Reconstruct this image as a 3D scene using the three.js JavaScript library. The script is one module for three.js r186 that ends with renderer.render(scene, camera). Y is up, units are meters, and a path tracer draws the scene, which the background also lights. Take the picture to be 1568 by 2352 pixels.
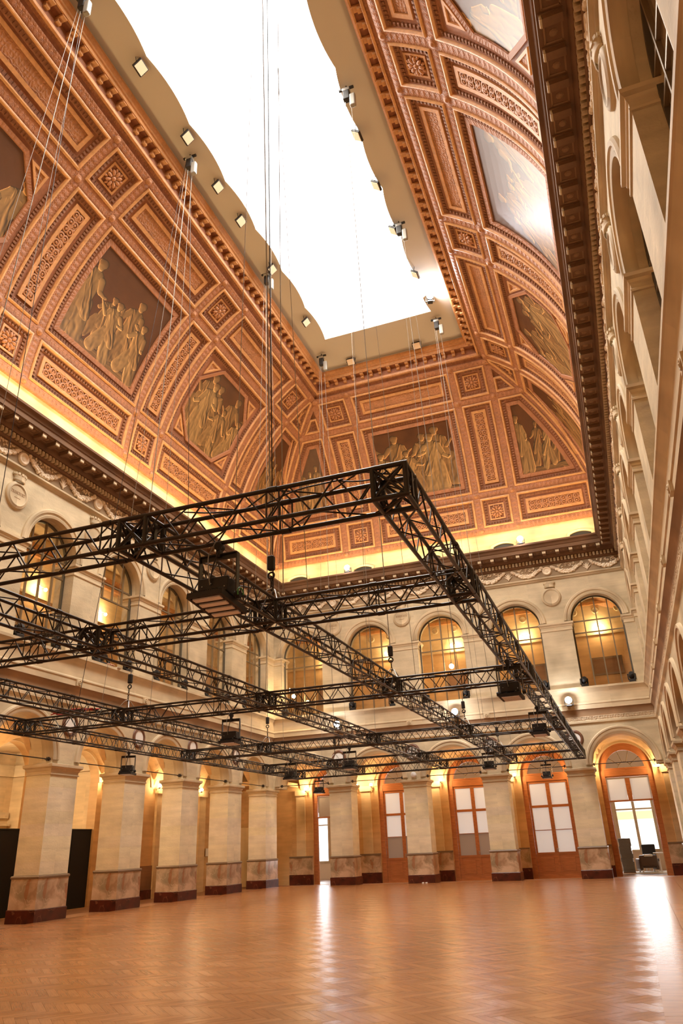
import * as THREE from 'three';
import { mergeGeometries, toCreasedNormals } from 'three/addons/utils/BufferGeometryUtils.js';
import { RoundedBoxGeometry } from 'three/addons/geometries/RoundedBoxGeometry.js';
import { MarchingCubes } from 'three/addons/objects/MarchingCubes.js';
import { FontLoader } from 'three/addons/loaders/FontLoader.js';
import { TextGeometry } from 'three/addons/geometries/TextGeometry.js';
import { RectAreaLightUniformsLib } from 'three/addons/lights/RectAreaLightUniformsLib.js';

// ------------------------------------------------------------------ camera, sky, large lights, exposure
const scene = new THREE.Scene();
const renderer = new THREE.WebGLRenderer({ antialias: true });
renderer.toneMapping = THREE.LinearToneMapping;
renderer.toneMappingExposure = 1.0;
renderer.shadowMap.enabled = true;
RectAreaLightUniformsLib.init();
const camera = new THREE.PerspectiveCamera(70.08, 1568 / 2352, 0.1, 200);
camera.position.set(0, 1.65, 0);
camera.rotation.order = 'YXZ';
camera.rotation.set(0.428046, 0.336004, -0.0431434);
scene.add(camera);
scene.background = new THREE.Color().setRGB(2.6, 2.7, 2.8);            // the overcast sky beyond the windows

const XL = -16.35, XR = 1.65, ZF = -34.9, ZN = 2.3;                      // the hall
function areaLight(name, color, intensity, w, h, pos, target) {
  const l = new THREE.RectAreaLight(color, intensity, w, h);
  l.name = name; l.position.set(...pos); l.lookAt(...target); scene.add(l); return l;
}
const SKY = 13, UP = 58;
areaLight('skylight_daylight', new THREE.Color(1, 0.93, 0.83), SKY, 5.3, 20.6, [-7.65, 25.2, -17.95], [-7.65, 0, -17.951]);
const AMBER = new THREE.Color(1, 0.69, 0.32);
areaLight('cornice_glow_left', AMBER, UP, 32, 0.14, [XL + 0.8, 14.72, -17], [XL + 0.7, 20, -17]);
areaLight('cornice_glow_far', AMBER, UP, 17, 0.14, [-7.35, 14.72, ZF + 0.8], [-7.35, 20, ZF + 0.7]);
areaLight('cornice_glow_right', AMBER, UP * 0.5, 32, 0.14, [XR - 0.8, 14.72, -17], [XR - 0.7, 20, -17]);

// ------------------------------------------------------------------ helpers
let seed = 7;
const rnd = () => { seed = (seed * 1664525 + 1013904223) >>> 0; return seed / 4294967296; };
const rr = (a, b) => a + (b - a) * rnd();
const ORD = ['first', 'second', 'third', 'fourth', 'fifth', 'sixth', 'seventh', 'eighth', 'ninth', 'tenth', 'eleventh', 'twelfth'];
const used = {};
function numbered(n) { const k = used[n] = (used[n] ?? -1) + 1; return k ? n + '_' + String(k).padStart(3, '0') : n; }
function plain(g) {
  const h = g.index ? g.toNonIndexed() : g;
  for (const k of Object.keys(h.attributes)) if (!['position', 'normal', 'uv'].includes(k)) h.deleteAttribute(k);
  h.morphAttributes = {}; h.groups = [];
  if (!h.attributes.normal) h.computeVertexNormals();
  if (!h.attributes.uv) h.setAttribute('uv', new THREE.Float32BufferAttribute(new Float32Array(h.attributes.position.count * 2), 2));
  return h;
}
const join = a => { a = a.flat(9).map(plain); return a.length === 1 ? a[0] : mergeGeometries(a); };
function metreUV(g) {                                                     // uv in metres from the dominant axis of each face
  g = plain(g); const p = g.attributes.position, n = g.attributes.normal, uv = g.attributes.uv;
  for (let i = 0; i < p.count; i += 3) {
    let x = 0, y = 0, z = 0;
    for (let j = i; j < i + 3; j++) { x += Math.abs(n.getX(j)); y += Math.abs(n.getY(j)); z += Math.abs(n.getZ(j)); }
    for (let j = i; j < i + 3; j++) {
      if (x >= y && x >= z) uv.setXY(j, p.getZ(j), p.getY(j)); else if (y >= z) uv.setXY(j, p.getX(j), p.getZ(j)); else uv.setXY(j, p.getX(j), p.getY(j));
    }
  }
  return g;
}
function mesh(name, geo, material, parent) {
  const m = new THREE.Mesh(Array.isArray(geo) ? join(geo) : geo, material);
  m.name = parent ? name : numbered(name); m.castShadow = m.receiveShadow = true;
  (parent || scene).add(m); return m;
}
function tag(o, label, category, group, kind) { o.userData.label = label; o.userData.category = category; if (group) o.userData.group = group; if (kind) o.userData.kind = kind; return o; }
function thing(name, label, category, pos = [0, 0, 0], turn = 0, group) {
  const o = new THREE.Group(); o.name = numbered(name); o.position.set(...pos); o.rotation.y = turn; scene.add(o);
  return tag(o, label, category, group);
}
function struct(name, pos = [0, 0, 0], turn = 0, label) { const o = new THREE.Group(); o.name = numbered(name); o.position.set(...pos); o.rotation.y = turn; o.userData.kind = 'structure'; if (label) o.userData.label = label; scene.add(o); return o; }
function copy(o, name, label) { const c = o.clone(); c.name = numbered(name); c.userData = { ...o.userData }; if (label) c.userData.label = label; scene.add(c); return c; }
const box = (w, h, d, x = 0, y = 0, z = 0) => metreUV(new THREE.BoxGeometry(w, h, d).translate(x, y, z));
const rbox = (w, h, d, r, x = 0, y = 0, z = 0) => new RoundedBoxGeometry(w, h, d, 2, r).translate(x, y, z);
const V = (x, y, z) => new THREE.Vector3(x, y, z);
function bar(a, b, r, n = 6) {                                            // a rod between two points
  a = a.isVector3 ? a : V(...a); b = b.isVector3 ? b : V(...b);
  const d = b.clone().sub(a), g = new THREE.CylinderGeometry(r, r, d.length(), n, 1);
  g.applyQuaternion(new THREE.Quaternion().setFromUnitVectors(V(0, 1, 0), d.normalize()));
  return g.translate((a.x + b.x) / 2, (a.y + b.y) / 2, (a.z + b.z) / 2);
}
const tube = (pts, r, n = 24, k = 6) => new THREE.TubeGeometry(new THREE.CatmullRomCurve3(pts.map(p => V(...p))), n, r, k);
class MB {                                                                // loose triangles
  constructor() { this.p = []; this.t = []; }
  quad(a, b, c, d, ua = [0, 0], ub = [1, 0], uc = [1, 1], ud = [0, 1]) { for (const [v, u] of [[a, ua], [b, ub], [c, uc], [a, ua], [c, uc], [d, ud]]) { this.p.push(...v); this.t.push(...u); } }
  tri(a, b, c, ua = [0, 0], ub = [1, 0], uc = [1, 1]) { for (const [v, u] of [[a, ua], [b, ub], [c, uc]]) { this.p.push(...v); this.t.push(...u); } }
  geo(crease) { let g = new THREE.BufferGeometry(); g.setAttribute('position', new THREE.Float32BufferAttribute(this.p, 3)); g.setAttribute('uv', new THREE.Float32BufferAttribute(this.t, 2)); if (crease) g = toCreasedNormals(g, crease); else g.computeVertexNormals(); return g; }
}
// walls are written in (u along the wall, y, out into the room)
const sideAt = { left: (u, y, o) => [XL + o, y, u], far: (u, y, o) => [u, y, ZF + o], right: (u, y, o) => [XR - o, y, u] };
const TURN = { left: Math.PI / 2, far: 0, right: -Math.PI / 2 };
const spot = (side, u, y = 0, o = 0) => sideAt[side](u, y, o);
function mapSide(side, g, crease) {
  g = plain(g); const p = g.attributes.position, f = sideAt[side];
  for (let i = 0; i < p.count; i++) p.setXYZ(i, ...f(p.getX(i), p.getY(i), p.getZ(i)));
  if (crease) g = toCreasedNormals(g, crease); else g.computeVertexNormals();
  return g;
}
const span = { left: [ZF, ZN], far: [XL, XR], right: [ZF, ZN] };
function run(side, profile, back = 0) {                                   // a moulding along a whole wall, mitred in the corners
  const b = new MB(), [u0, u1] = span[side]; let s = 0;
  for (let i = 0; i + 1 < profile.length; i++) {
    const [o1, y1] = profile[i], [o2, y2] = profile[i + 1], l = Math.hypot(o2 - o1, y2 - y1);
    const e = o => side === 'far' ? u1 - o : u1;
    for (let k = 0; k < 6; k++) {
      const f = (o, t) => (u0 + o) + (e(o) - u0 - o) * t, t1 = k / 6, t2 = (k + 1) / 6, at = sideAt[side];
      b.quad(at(f(o1, t1), y1, o1), at(f(o1, t2), y1, o1), at(f(o2, t2), y2, o2), at(f(o2, t1), y2, o2), [f(o1, t1), s], [f(o1, t2), s], [f(o2, t2), s + l], [f(o2, t1), s + l]);
    }
    s += l;
  }
  return b.geo(0.5);
}
function ring(r, prof, a0 = 0, a1 = Math.PI, n = 28) {                    // an arch moulding: prof is [beyond r, out]
  const b = new MB(); let s = 0;
  for (let i = 0; i + 1 < prof.length; i++) {
    const [d1, o1] = prof[i], [d2, o2] = prof[i + 1], l = Math.hypot(d2 - d1, o2 - o1);
    for (let k = 0; k < n; k++) {
      const a = a0 + (a1 - a0) * k / n, c = a0 + (a1 - a0) * (k + 1) / n, P = (d, t, o) => [(r + d) * Math.cos(t), (r + d) * Math.sin(t), o];
      b.quad(P(d1, a, o1), P(d1, c, o1), P(d2, c, o2), P(d2, a, o2), [a * r, s], [c * r, s], [c * r, s + l], [a * r, s + l]);
    }
    s += l;
  }
  return b.geo(0.5);
}
function moulded(w, d, zc, prof, cap = true) {                            // a moulding round a rectangular block: prof is [out, y]
  const b = new MB(), c = (o, y) => [[-w / 2 - o, y, zc + d / 2 + o], [w / 2 + o, y, zc + d / 2 + o], [w / 2 + o, y, zc - d / 2 - o], [-w / 2 - o, y, zc - d / 2 - o]];
  for (let i = 0; i + 1 < prof.length; i++) { const p = c(...prof[i]), q = c(...prof[i + 1]); for (let k = 0; k < 4; k++) b.quad(p[k], p[(k + 1) % 4], q[(k + 1) % 4], q[k]); }
  if (cap) { const p = c(...prof[prof.length - 1]); b.quad(p[0], p[1], p[2], p[3]); const q = c(...prof[0]); b.quad(q[0], q[3], q[2], q[1]); }
  return metreUV(b.geo(0.3));
}
const lathe = (pts, n = 24) => new THREE.LatheGeometry(pts.map(p => new THREE.Vector2(p[0], p[1])), n);

// ------------------------------------------------------------------ textures and materials
function hash(x, y, s) { let h = (x * 374761393 + y * 668265263 + s * 974711) | 0; h = Math.imul(h ^ (h >>> 13), 1274126177); h ^= h >>> 16; return (h >>> 0) / 4294967296; }
function noise(x, y, per, s) {
  const xi = Math.floor(x), yi = Math.floor(y), f = t => t * t * (3 - 2 * t), u = f(x - xi), v = f(y - yi), m = k => ((k % per) + per) % per;
  const a = hash(m(xi), m(yi), s), b = hash(m(xi + 1), m(yi), s), c = hash(m(xi), m(yi + 1), s), d = hash(m(xi + 1), m(yi + 1), s);
  return (a + (b - a) * u) * (1 - v) + (c + (d - c) * u) * v;
}
function fbm(x, y, per, s, oct = 4) { let v = 0, a = 0.5, t = 0; for (let i = 0; i < oct; i++) { v += a * noise(x, y, per, s + i); t += a; x *= 2; y *= 2; per *= 2; a *= 0.5; } return v / t; }
function tex(n, fn, srgb = true, rep = [1, 1]) {
  const d = new Uint8Array(n * n * 4);
  for (let y = 0; y < n; y++) for (let x = 0; x < n; x++) { const c = fn(x / n, y / n), i = (y * n + x) * 4; for (let k = 0; k < 3; k++) d[i + k] = Math.max(0, Math.min(255, (c.length ? c[k] : c) * 255)); d[i + 3] = 255; }
  const t = new THREE.DataTexture(d, n, n); t.wrapS = t.wrapT = THREE.RepeatWrapping; t.magFilter = THREE.LinearFilter; t.minFilter = THREE.LinearMipmapLinearFilter; t.generateMipmaps = true;
  t.repeat.set(...rep); if (srgb) t.colorSpace = THREE.SRGBColorSpace; t.needsUpdate = true; return t;
}
const mixc = (a, b, t) => [a[0] + (b[0] - a[0]) * t, a[1] + (b[1] - a[1]) * t, a[2] + (b[2] - a[2]) * t];
const hex = h => [(h >> 16 & 255) / 255, (h >> 8 & 255) / 255, (h & 255) / 255];
const stoneT = tex(512, (x, y) => { const n = fbm(x * 4, y * 4, 4, 3), c = fbm(x * 3, y * 24, 24, 9, 3); const k = 0.80 + 0.28 * n * 0.7 + 0.12 * (c - 0.5); return [k, k * (0.985 + 0.02 * n), k * (0.95 + 0.05 * n)]; }, true, [0.35, 0.35]);
const stoneB = tex(256, (x, y) => fbm(x * 24, y * 24, 24, 5, 3), false, [1.1, 1.1]);
const marbleT = tex(512, (x, y) => {
  const w = fbm(x * 5, y * 5, 5, 21), n = fbm(x * 6 + w * 2.5, y * 6 + w * 2, 6, 33, 5), v = Math.abs(fbm(x * 4 + w * 1.5, y * 4, 4, 41, 4) - 0.5) * 2;
  let c = mixc(hex(0xa98a6c), hex(0xe6cdb0), Math.min(1, Math.max(0, n * 1.9 - 0.45))); c = mixc(c, hex(0x8a8468), Math.max(0, w - 0.52) * 2.2); if (v < 0.02) c = mixc(c, hex(0xf4dfc8), 0.4); if (fbm(x * 7, y * 3, 7, 77, 4) > 0.7) c = mixc(c, hex(0xa8542e), 0.4); return c;
}, true, [0.45, 0.45]);
const plinthT = tex(256, (x, y) => { const n = fbm(x * 6, y * 6, 6, 51, 4), v = Math.abs(fbm(x * 3, y * 3, 3, 57, 4) - 0.5); let c = mixc(hex(0x3a160d), hex(0x7a3420), n); if (v < 0.012) c = mixc(c, hex(0xb08060), 0.5); return c; }, true, [0.7, 0.7]);
const woodT = tex(512, (x, y) => { const g = fbm(x * 3, y * 40, 40, 61, 4), f = fbm(x * 6, y * 120, 120, 64, 2), k = 0.84 + 0.2 * g + 0.1 * (f - 0.5); return [k, k * 0.98, k * 0.94]; });
const grainB = tex(256, (x, y) => fbm(x * 2, y * 48, 48, 66, 3), false);
const roughT = tex(256, (x, y) => 0.62 + 0.5 * (fbm(x * 5, y * 5, 5, 71, 4) - 0.5), false, [0.5, 0.5]);
const leafB = tex(256, (x, y) => { const X = (x * 4) % 1 - 0.5, Y = y - 0.5, r = Math.hypot(X * 2, Y * 2.2), a = Math.atan2(Y, X); return Math.max(0, 1 - r) * (0.7 + 0.3 * Math.cos(a * 6 + X * 9)) + 0.25 * Math.max(0, Math.cos(X * 12.57)) * (Math.abs(Y) > 0.34 ? 1 : 0); }, false);
const carveB = tex(256, (x, y) => { const n = fbm(x * 8, y * 8, 8, 81, 3), m = Math.abs(Math.sin(6.283 * (x * 5 + 0.6 * n)) * Math.sin(6.283 * (y * 5 + 0.7 * n))); return 0.6 * m + 0.5 * n; }, false, [0.9, 0.9]);
const agedT = tex(512, (x, y) => { const n = fbm(x * 5, y * 5, 5, 91, 5), m = fbm(x * 30, y * 30, 30, 95, 2), k = 0.78 + 0.3 * n + 0.14 * (m - 0.5); return [k, k, k * (0.96 + 0.06 * n)]; }, true, [0.5, 0.5]);

const M = {};
function mat(name, o, phys) { const m = new (phys ? THREE.MeshPhysicalMaterial : THREE.MeshStandardMaterial)({ roughness: 0.8, side: THREE.DoubleSide, ...o }); m.name = name; return M[name] = m; }
const C = (r, g, b) => new THREE.Color().setRGB(r, g, b);
mat('wall', { color: C(0.76, 0.635, 0.43), map: stoneT, bumpMap: stoneB, bumpScale: 0.004, roughness: 0.75 });
mat('trim', { color: C(0.76, 0.61, 0.40), map: stoneT, roughness: 0.7 });
mat('carved', { color: C(0.80, 0.63, 0.43), map: stoneT, bumpMap: carveB, bumpScale: 0.025, roughness: 0.8 });
for (let i = 0; i < 4; i++) mat('block' + i, { color: C(0.90 + 0.03 * Math.sin(i * 2.1), 0.77 + 0.03 * Math.sin(i * 2.1), 0.53 + 0.03 * Math.cos(i * 1.7)).multiplyScalar([1, 0.96, 1.03, 0.98][i]), map: stoneT, bumpMap: stoneB, bumpScale: 0.003, roughness: 0.6 });
mat('marble', { color: C(0.86, 0.8, 0.74), map: marbleT, roughness: 0.28 });
mat('plinth', { color: C(0.75, 0.7, 0.7), map: plinthT, roughness: 0.3 });
mat('dado_trim', { color: C(0.26, 0.17, 0.10), map: stoneT, roughness: 0.35 });
mat('frieze_ground', { color: C(0.44, 0.32, 0.2), map: stoneT, roughness: 0.85 });
mat('garland', { color: C(0.92, 0.78, 0.58), roughness: 0.75 });
mat('soffit_rosette', { color: C(0.30, 0.17, 0.085), roughness: 0.8 });  // darkened with the underside shade of the cornice
mat('ledge_soffit', { color: C(0.44, 0.27, 0.145), map: stoneT, roughness: 0.8 });  // underside shade put into the ledge stone colour
mat('shaded_stone', { color: C(0.24, 0.125, 0.06), map: stoneT, roughness: 0.8 });  // cornice and corbel stone, its underside shade put into the colour
mat('gallery_wall', { color: C(0.76, 0.48, 0.23), map: stoneT, roughness: 0.75 });
mat('gallery_pale', { color: C(0.82, 0.62, 0.37), map: stoneT, roughness: 0.75 });
mat('gallery_lower', { color: C(0.30, 0.15, 0.07), map: stoneT, roughness: 0.7 });
mat('gold', { color: C(0.62, 0.30, 0.115), map: agedT, roughness: 0.5 });
mat('gold_bead', { color: C(0.66, 0.34, 0.14), map: agedT, roughness: 0.42 });
mat('rib', { color: C(0.40, 0.165, 0.075), map: agedT, bumpMap: leafB, bumpScale: 0.03, roughness: 0.6 });
mat('coffer', { color: C(0.33, 0.125, 0.055), map: agedT, roughness: 0.65 });
mat('relief_gold', { color: C(0.43, 0.185, 0.075), map: agedT, roughness: 0.5 });
mat('relief', { color: C(0.42, 0.18, 0.075), map: agedT, bumpMap: carveB, bumpScale: 0.03, roughness: 0.6 });
mat('yellow_band', { color: C(0.72, 0.60, 0.38), map: stoneT, roughness: 0.75 });
mat('door_wood', { color: C(0.56, 0.215, 0.08), map: woodT, roughness: 0.4 });
mat('iron', { color: C(0.10, 0.085, 0.06), roughness: 0.55, metalness: 0.3 });
mat('bronze_bar', { color: C(0.22, 0.16, 0.09), roughness: 0.45, metalness: 0.4 });
mat('truss', { color: C(0.022, 0.017, 0.013), roughness: 0.32, metalness: 0.15 });
mat('steel', { color: C(0.55, 0.55, 0.52), roughness: 0.3, metalness: 0.9 });
mat('cable', { color: C(0.30, 0.28, 0.24), roughness: 0.5, metalness: 0.3 });
mat('chain', { color: C(0.03, 0.02, 0.016), roughness: 0.5, metalness: 0.4 });
mat('black', { color: C(0.012, 0.009, 0.007), roughness: 0.6 });
mat('cloth_black', { color: C(0.008, 0.006, 0.005), roughness: 0.95 });
mat('white', { color: C(0.85, 0.83, 0.78), roughness: 0.5 });
mat('red', { color: C(0.55, 0.03, 0.02), roughness: 0.35 });
mat('green', { color: C(0.05, 0.25, 0.08), roughness: 0.5 });
mat('skin', { color: C(0.62, 0.33, 0.22), roughness: 0.55 });
mat('jacket', { color: C(0.015, 0.013, 0.012), roughness: 0.85 });
mat('hair', { color: C(0.03, 0.015, 0.008), roughness: 0.7 });
mat('led', { color: C(0.9, 0.93, 1.0), roughness: 0.35 });
mat('fabric_valance', { color: C(0.50, 0.46, 0.40), roughness: 0.9 });
mat('glass', { color: C(1, 1, 1), transmission: 1, thickness: 0, roughness: 0.02, ior: 1.45, side: THREE.DoubleSide }, true);
mat('frosted', { color: C(0.93, 0.92, 0.9), transmission: 0.68, thickness: 0, roughness: 1 }, true);
mat('frosted_dim', { color: C(0.55, 0.5, 0.46), transmission: 0.35, thickness: 0, roughness: 1 }, true);
const glow = (name, r, g, b, k) => mat(name, { color: C(0.2, 0.2, 0.2), emissive: C(r, g, b), emissiveIntensity: k, roughness: 0.6 });
glow('glow_sky', 1, 0.98, 0.95, 6); glow('glow_warm', 1, 0.72, 0.34, 45); glow('glow_white', 0.9, 0.92, 1, 40); glow('glow_strip', 1, 0.66, 0.22, 3);
function pointLight(name, color, power, pos, r = 2.5) { const l = new THREE.PointLight(color, power, 0, 2); l.name = name; l.position.set(...pos); l.castShadow = true; l.shadow.radius = r; scene.add(l); return l; }
const WARM = new THREE.Color(1, 0.70, 0.38), COOL = new THREE.Color(0.95, 0.95, 1);
// ------------------------------------------------------------------ floor
const floor = struct('floor');
mesh('subfloor', box(20.2, 0.28, 39, (XL + XR) / 2, -0.165, -16.9), mat('subfloor', { color: C(0.30, 0.13, 0.05), map: woodT, roughness: 0.4 }), floor);
{
  const tones = [[0.43, 0.18, 0.07], [0.455, 0.2, 0.08], [0.405, 0.165, 0.062], [0.48, 0.215, 0.09], [0.435, 0.185, 0.07]];
  const pm = tones.map((t, i) => mat('parquet' + i, { color: C(...t), map: woodT, bumpMap: grainB, bumpScale: 0.0005, roughness: 0.24, specularIntensity: 0.55 }, true));
  const any = mat('parquet', { color: C(1, 1, 1), map: woodT, bumpMap: grainB, bumpScale: 0.0005, roughness: 0.24, specularIntensity: 0.55 }, true);
  const L = 0.6, W = 0.12, cs = Math.SQRT1_2, list = [];
  for (let k = -260; k < 260; k++) for (let m = -40; m < 40; m++) for (const v of [0, 1]) {
    const px = v ? k * W + L + W / 2 : k * W + L / 2, py = (v ? (k + 1) * W - L / 2 : k * W + W / 2) + 2 * L * m;
    const x = (px + py) * cs - 8, z = (py - px) * cs - 17;
    if (x < XL + 0.2 || x > 0.24 || z < ZF + 0.15 || z > 1.6) continue;
    list.push([x, z, (v ? -1 : 1) * Math.PI / 4 + (v ? 0 : 0), v]);
  }
  camera.updateMatrixWorld(); camera.updateProjectionMatrix();
  const key = ([x, z]) => { const p = V(x, 0, z).project(camera); return (Math.abs(p.x) < 0.98 && p.y > -1 && p.y < 1 && z < -1) ? Math.hypot(x, z) : 1e9; };
  list.forEach(q => q.push(key(q))); list.sort((a, b) => a[4] - b[4]);
  const pg = new THREE.BoxGeometry(L - 0.002, 0.024, W - 0.002), q = new THREE.Quaternion(), e = new THREE.Euler();
  const rest = list.length - 300, im = new THREE.InstancedMesh(pg, any, rest), col = new THREE.Color();
  im.name = 'plank_field'; im.userData.kind = 'stuff'; im.receiveShadow = im.castShadow = true;
  list.forEach(([x, z, a, v], i) => {
    const t = Math.floor(rnd() * 5);
    e.set(rr(-0.004, 0.004), v ? Math.PI / 4 : -Math.PI / 4, rr(-0.0025, 0.0025), 'YXZ');
    if (i < 300) { const p = mesh('plank', pg, pm[t], floor); p.position.set(x, -0.012, z); p.rotation.copy(e); return; }
    const k = rr(0.95, 1.05); q.setFromEuler(e);
    im.setMatrixAt(i - 300, new THREE.Matrix4().compose(V(x, -0.012, z), q, V(1, 1, 1))); im.setColorAt(i - 300, col.setRGB(tones[t][0] * k, tones[t][1] * k, tones[t][2] * k));
  });
  floor.add(im);
  // the straight border boards along the walls
  const bl = (x0, x1, z0, z1) => { const b = mesh('border_board', box(x1 - x0 - 0.006, 0.024, z1 - z0 - 0.006, 0, 0, 0), pm[Math.floor(rnd() * 5)], floor); b.position.set((x0 + x1) / 2, -0.009, (z0 + z1) / 2); };
  for (const [x0, x1] of [[-0.06, 0.48], [0.48, 1.02], [1.02, 1.7]]) for (let z = ZF, i = 0; z < 1.5; i++) { const n = z + (i ? 3.3 : rr(1, 3)); bl(x0, x1, z, Math.min(n, ZN)); z = n; }
  for (let z = ZF; z < 1.5; z += 3.3) bl(XL - 0.02, XL + 0.45, z, Math.min(z + 3.3, ZN));
  for (let x = XL + 0.45; x < -0.1; x += 3.25) bl(x, Math.min(x + 3.25, -0.06), ZF - 0.02, ZF + 0.45);
}
const gfloor = mat('gallery_floor', { color: C(0.30, 0.15, 0.075), map: stoneT, roughness: 0.4 });
{ const f = struct('gallery_floor'); mesh('floor_slab', [box(10.6, 0.3, 46, -22.2, -0.28, -20), box(30, 0.3, 11, -11, -0.28, -41.3), box(4.6, 0.3, 42, 4.2, -0.28, -18)], gfloor, f); }

// ------------------------------------------------------------------ the arcades and the walls over them
const SP = 4.4, BAY = { left: 3.77, far: 3.7, right: 3.77 }, PW = { left: 1.25, far: 1.1, right: 1.25 }, NB = { left: 9, far: 5, right: 9 };
const pierU = (s, k) => s === 'far' ? -16.6 + 3.7 * k : -34.8 + 3.77 * k;
const archU = (s, k) => pierU(s, k) + BAY[s] / 2;
const AO = -0.08, SILL = 7.68, WR = 1.15, WSP = 10.78;
const wallGroup = { left: struct('wall_left'), far: struct('wall_far'), right: struct('wall_right') };
function arcShape(u0, u1, y0, y1, arcs, r, spring) {
  const s = new THREE.Shape(); s.moveTo(u0, y0);
  for (const c of arcs) { s.lineTo(c - r, y0); s.lineTo(c - r, spring); s.absarc(c, spring, r, Math.PI, 0, true); s.lineTo(c + r, y0); }
  s.lineTo(u1, y0); s.lineTo(u1, y1); s.lineTo(u0, y1); s.closePath(); return s;
}
function archHole(c, y0, r, spring) { const h = new THREE.Path(); h.moveTo(c - r, y0); h.lineTo(c + r, y0); h.lineTo(c + r, spring); h.absarc(c, spring, r, 0, Math.PI, false); h.lineTo(c - r, y0); return h; }
const extr = (s, d, z) => new THREE.ExtrudeGeometry(s, { depth: d, bevelEnabled: false, curveSegments: 28 }).translate(0, 0, z);
for (const s of ['left', 'far', 'right']) {
  const g = wallGroup[s], b = BAY[s], r = (b - PW[s]) / 2, n = NB[s], arcs = [...Array(n).keys()].map(k => archU(s, k));
  const u0 = s === 'far' ? XL - 0.9 : ZF - 0.9, u1 = s === 'far' ? XR + 0.9 : ZN;
  mesh('arcade_wall', metreUV(mapSide(s, extr(arcShape(u0, u1, 4.3, 7.1, arcs, r, SP), 0.9, AO - 0.9), 0.35)), M.wall, g);
  const up = new THREE.Shape(); up.moveTo(u0, 7.1); up.lineTo(u1, 7.1); up.lineTo(u1, 14.6); up.lineTo(u0, 14.6); up.closePath();
  arcs.forEach(c => up.holes.push(archHole(c, SILL, WR, WSP)));
  mesh('upper_wall', metreUV(mapSide(s, extr(up, 0.75, -0.75), 0.35)), M.wall, g);
  for (const c of arcs) {
    mesh('archivolt', mapSide(s, ring(r, [[-0.005, -0.4], [-0.005, 0.03], [0.05, 0.05], [0.13, 0.05], [0.14, 0.08], [0.2, 0.085], [0.24, 0.05], [0.25, 0]]).translate(c, SP, AO), 0.5), M.trim, g);
    mesh('archivolt', mapSide(s, ring(WR, [[-0.004, -0.2], [-0.004, 0.04], [0.07, 0.06], [0.09, 0.04], [0.15, 0.05], [0.17, 0.085], [0.25, 0.09], [0.29, 0.05], [0.30, 0]]).translate(c, WSP, 0), 0.5), M.trim, g);
  }
  // sill ledge of the gallery: cornice, plain fascia, fillet, coved soffit, leaf band
  mesh('ledge', run(s, [[-0.4, 7.685], [0.17, 7.685], [0.17, 7.60], [0.14, 7.59], [0.10, 7.53], [0.07, 7.50], [0.03, 7.44], [0.025, 7.42], [0.025, 7.02], [0.07, 7.0], [0.09, 6.965], [0.09, 6.93], [0.065, 6.91], [0.065, 6.72]]), M.trim, g);
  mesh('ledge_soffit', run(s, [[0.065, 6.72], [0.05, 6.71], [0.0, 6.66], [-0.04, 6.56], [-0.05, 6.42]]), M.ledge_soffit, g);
  mesh('leaf_band', run(s, [[-0.05, 6.42], [-0.01, 6.40], [-0.05, 6.25], [-0.035, 6.24]]), M.carved, g);
  mesh('string_course', run(s, [[-0.035, 6.24], [-0.01, 6.22], [-0.01, 6.14], [-0.05, 6.10], [-0.09, 6.08]]), M.trim, g);
  const rosette = join([box(0.26, 0.2, 0.06, 0, 0, 0.03), new THREE.TorusGeometry(0.065, 0.018, 5, 14).translate(0, 0, 0.065), new THREE.SphereGeometry(0.028, 8, 6).translate(0, 0, 0.065)]);
  for (let k = s === 'far' ? 1 : 1; k < n + (s === 'far' ? 0 : 1); k++) { const m = mesh('ledge_rosette', rosette, M.trim, g); m.position.set(...spot(s, pierU(s, k), 6.83, 0.065)); m.rotation.y = TURN[s]; }
  // great cornice over the gallery
  mesh('frieze_moulding', run(s, [[0, 12.84], [0.05, 12.86], [0.07, 12.92], [0.13, 12.95], [0.13, 13.01], [0.05, 13.03]]), M.trim, g);
  mesh('frieze_ground', run(s, [[0.05, 13.03], [0.05, 13.62]]), M.frieze_ground, g);
  mesh('cornice_soffit', run(s, [[0.05, 13.62], [0.10, 13.64], [0.13, 13.69], [0.13, 13.72], [0.13, 13.90], [0.24, 13.92], [0.26, 13.97], [0.30, 14.05], [0.31, 14.1], [0.80, 14.13]]), M.shaded_stone, g);
  mesh('cornice', run(s, [[0.80, 14.13], [0.80, 14.30], [0.83, 14.32], [0.87, 14.42], [0.95, 14.48], [0.95, 14.56], [0.6, 14.58], [0.05, 14.60]]), M.shaded_stone, g);
  const [e0, e1] = span[s], dent = [], len = e1 - e0;
  for (let u = e0 + 0.32; u < e1 - (s === 'far' ? 0.32 : 0); u += 0.165) dent.push(new THREE.BoxGeometry(0.1, 0.15, 0.1).translate(u, 13.81, 0.18));
  const dm = mesh('dentil_row', mapSide(s, join(dent)), M.trim, g); dm.userData.kind = 'stuff';
  const corbel = join([box(0.2, 0.035, 0.4, 0, 0.1, 0.05), box(0.16, 0.11, 0.34, 0, 0.03, 0.03)]), corbelLitTip = join([box(0.165, 0.1, 0.035, 0, 0.035, 0.22), bar([-0.08, 0.0, 0.215], [0.08, 0.0, 0.215], 0.03, 8)]);
  const count = Math.round(len / 0.62);
  for (let k = 0; k < count; k++) { const u = e0 + (k + 0.5) * len / count; if (s === 'far' ? (u < XL + 0.5 || u > XR - 0.5) : u < ZF + 0.6) continue; const m = mesh('corbel', corbel, M.shaded_stone, g); mesh('corbel_lit_tip', corbelLitTip, M.trim, m); m.position.set(...spot(s, u, 14.0, 0.52)); m.rotation.y = TURN[s]; }  // paler tips stand for corbel ends lit by the skylight
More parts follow.
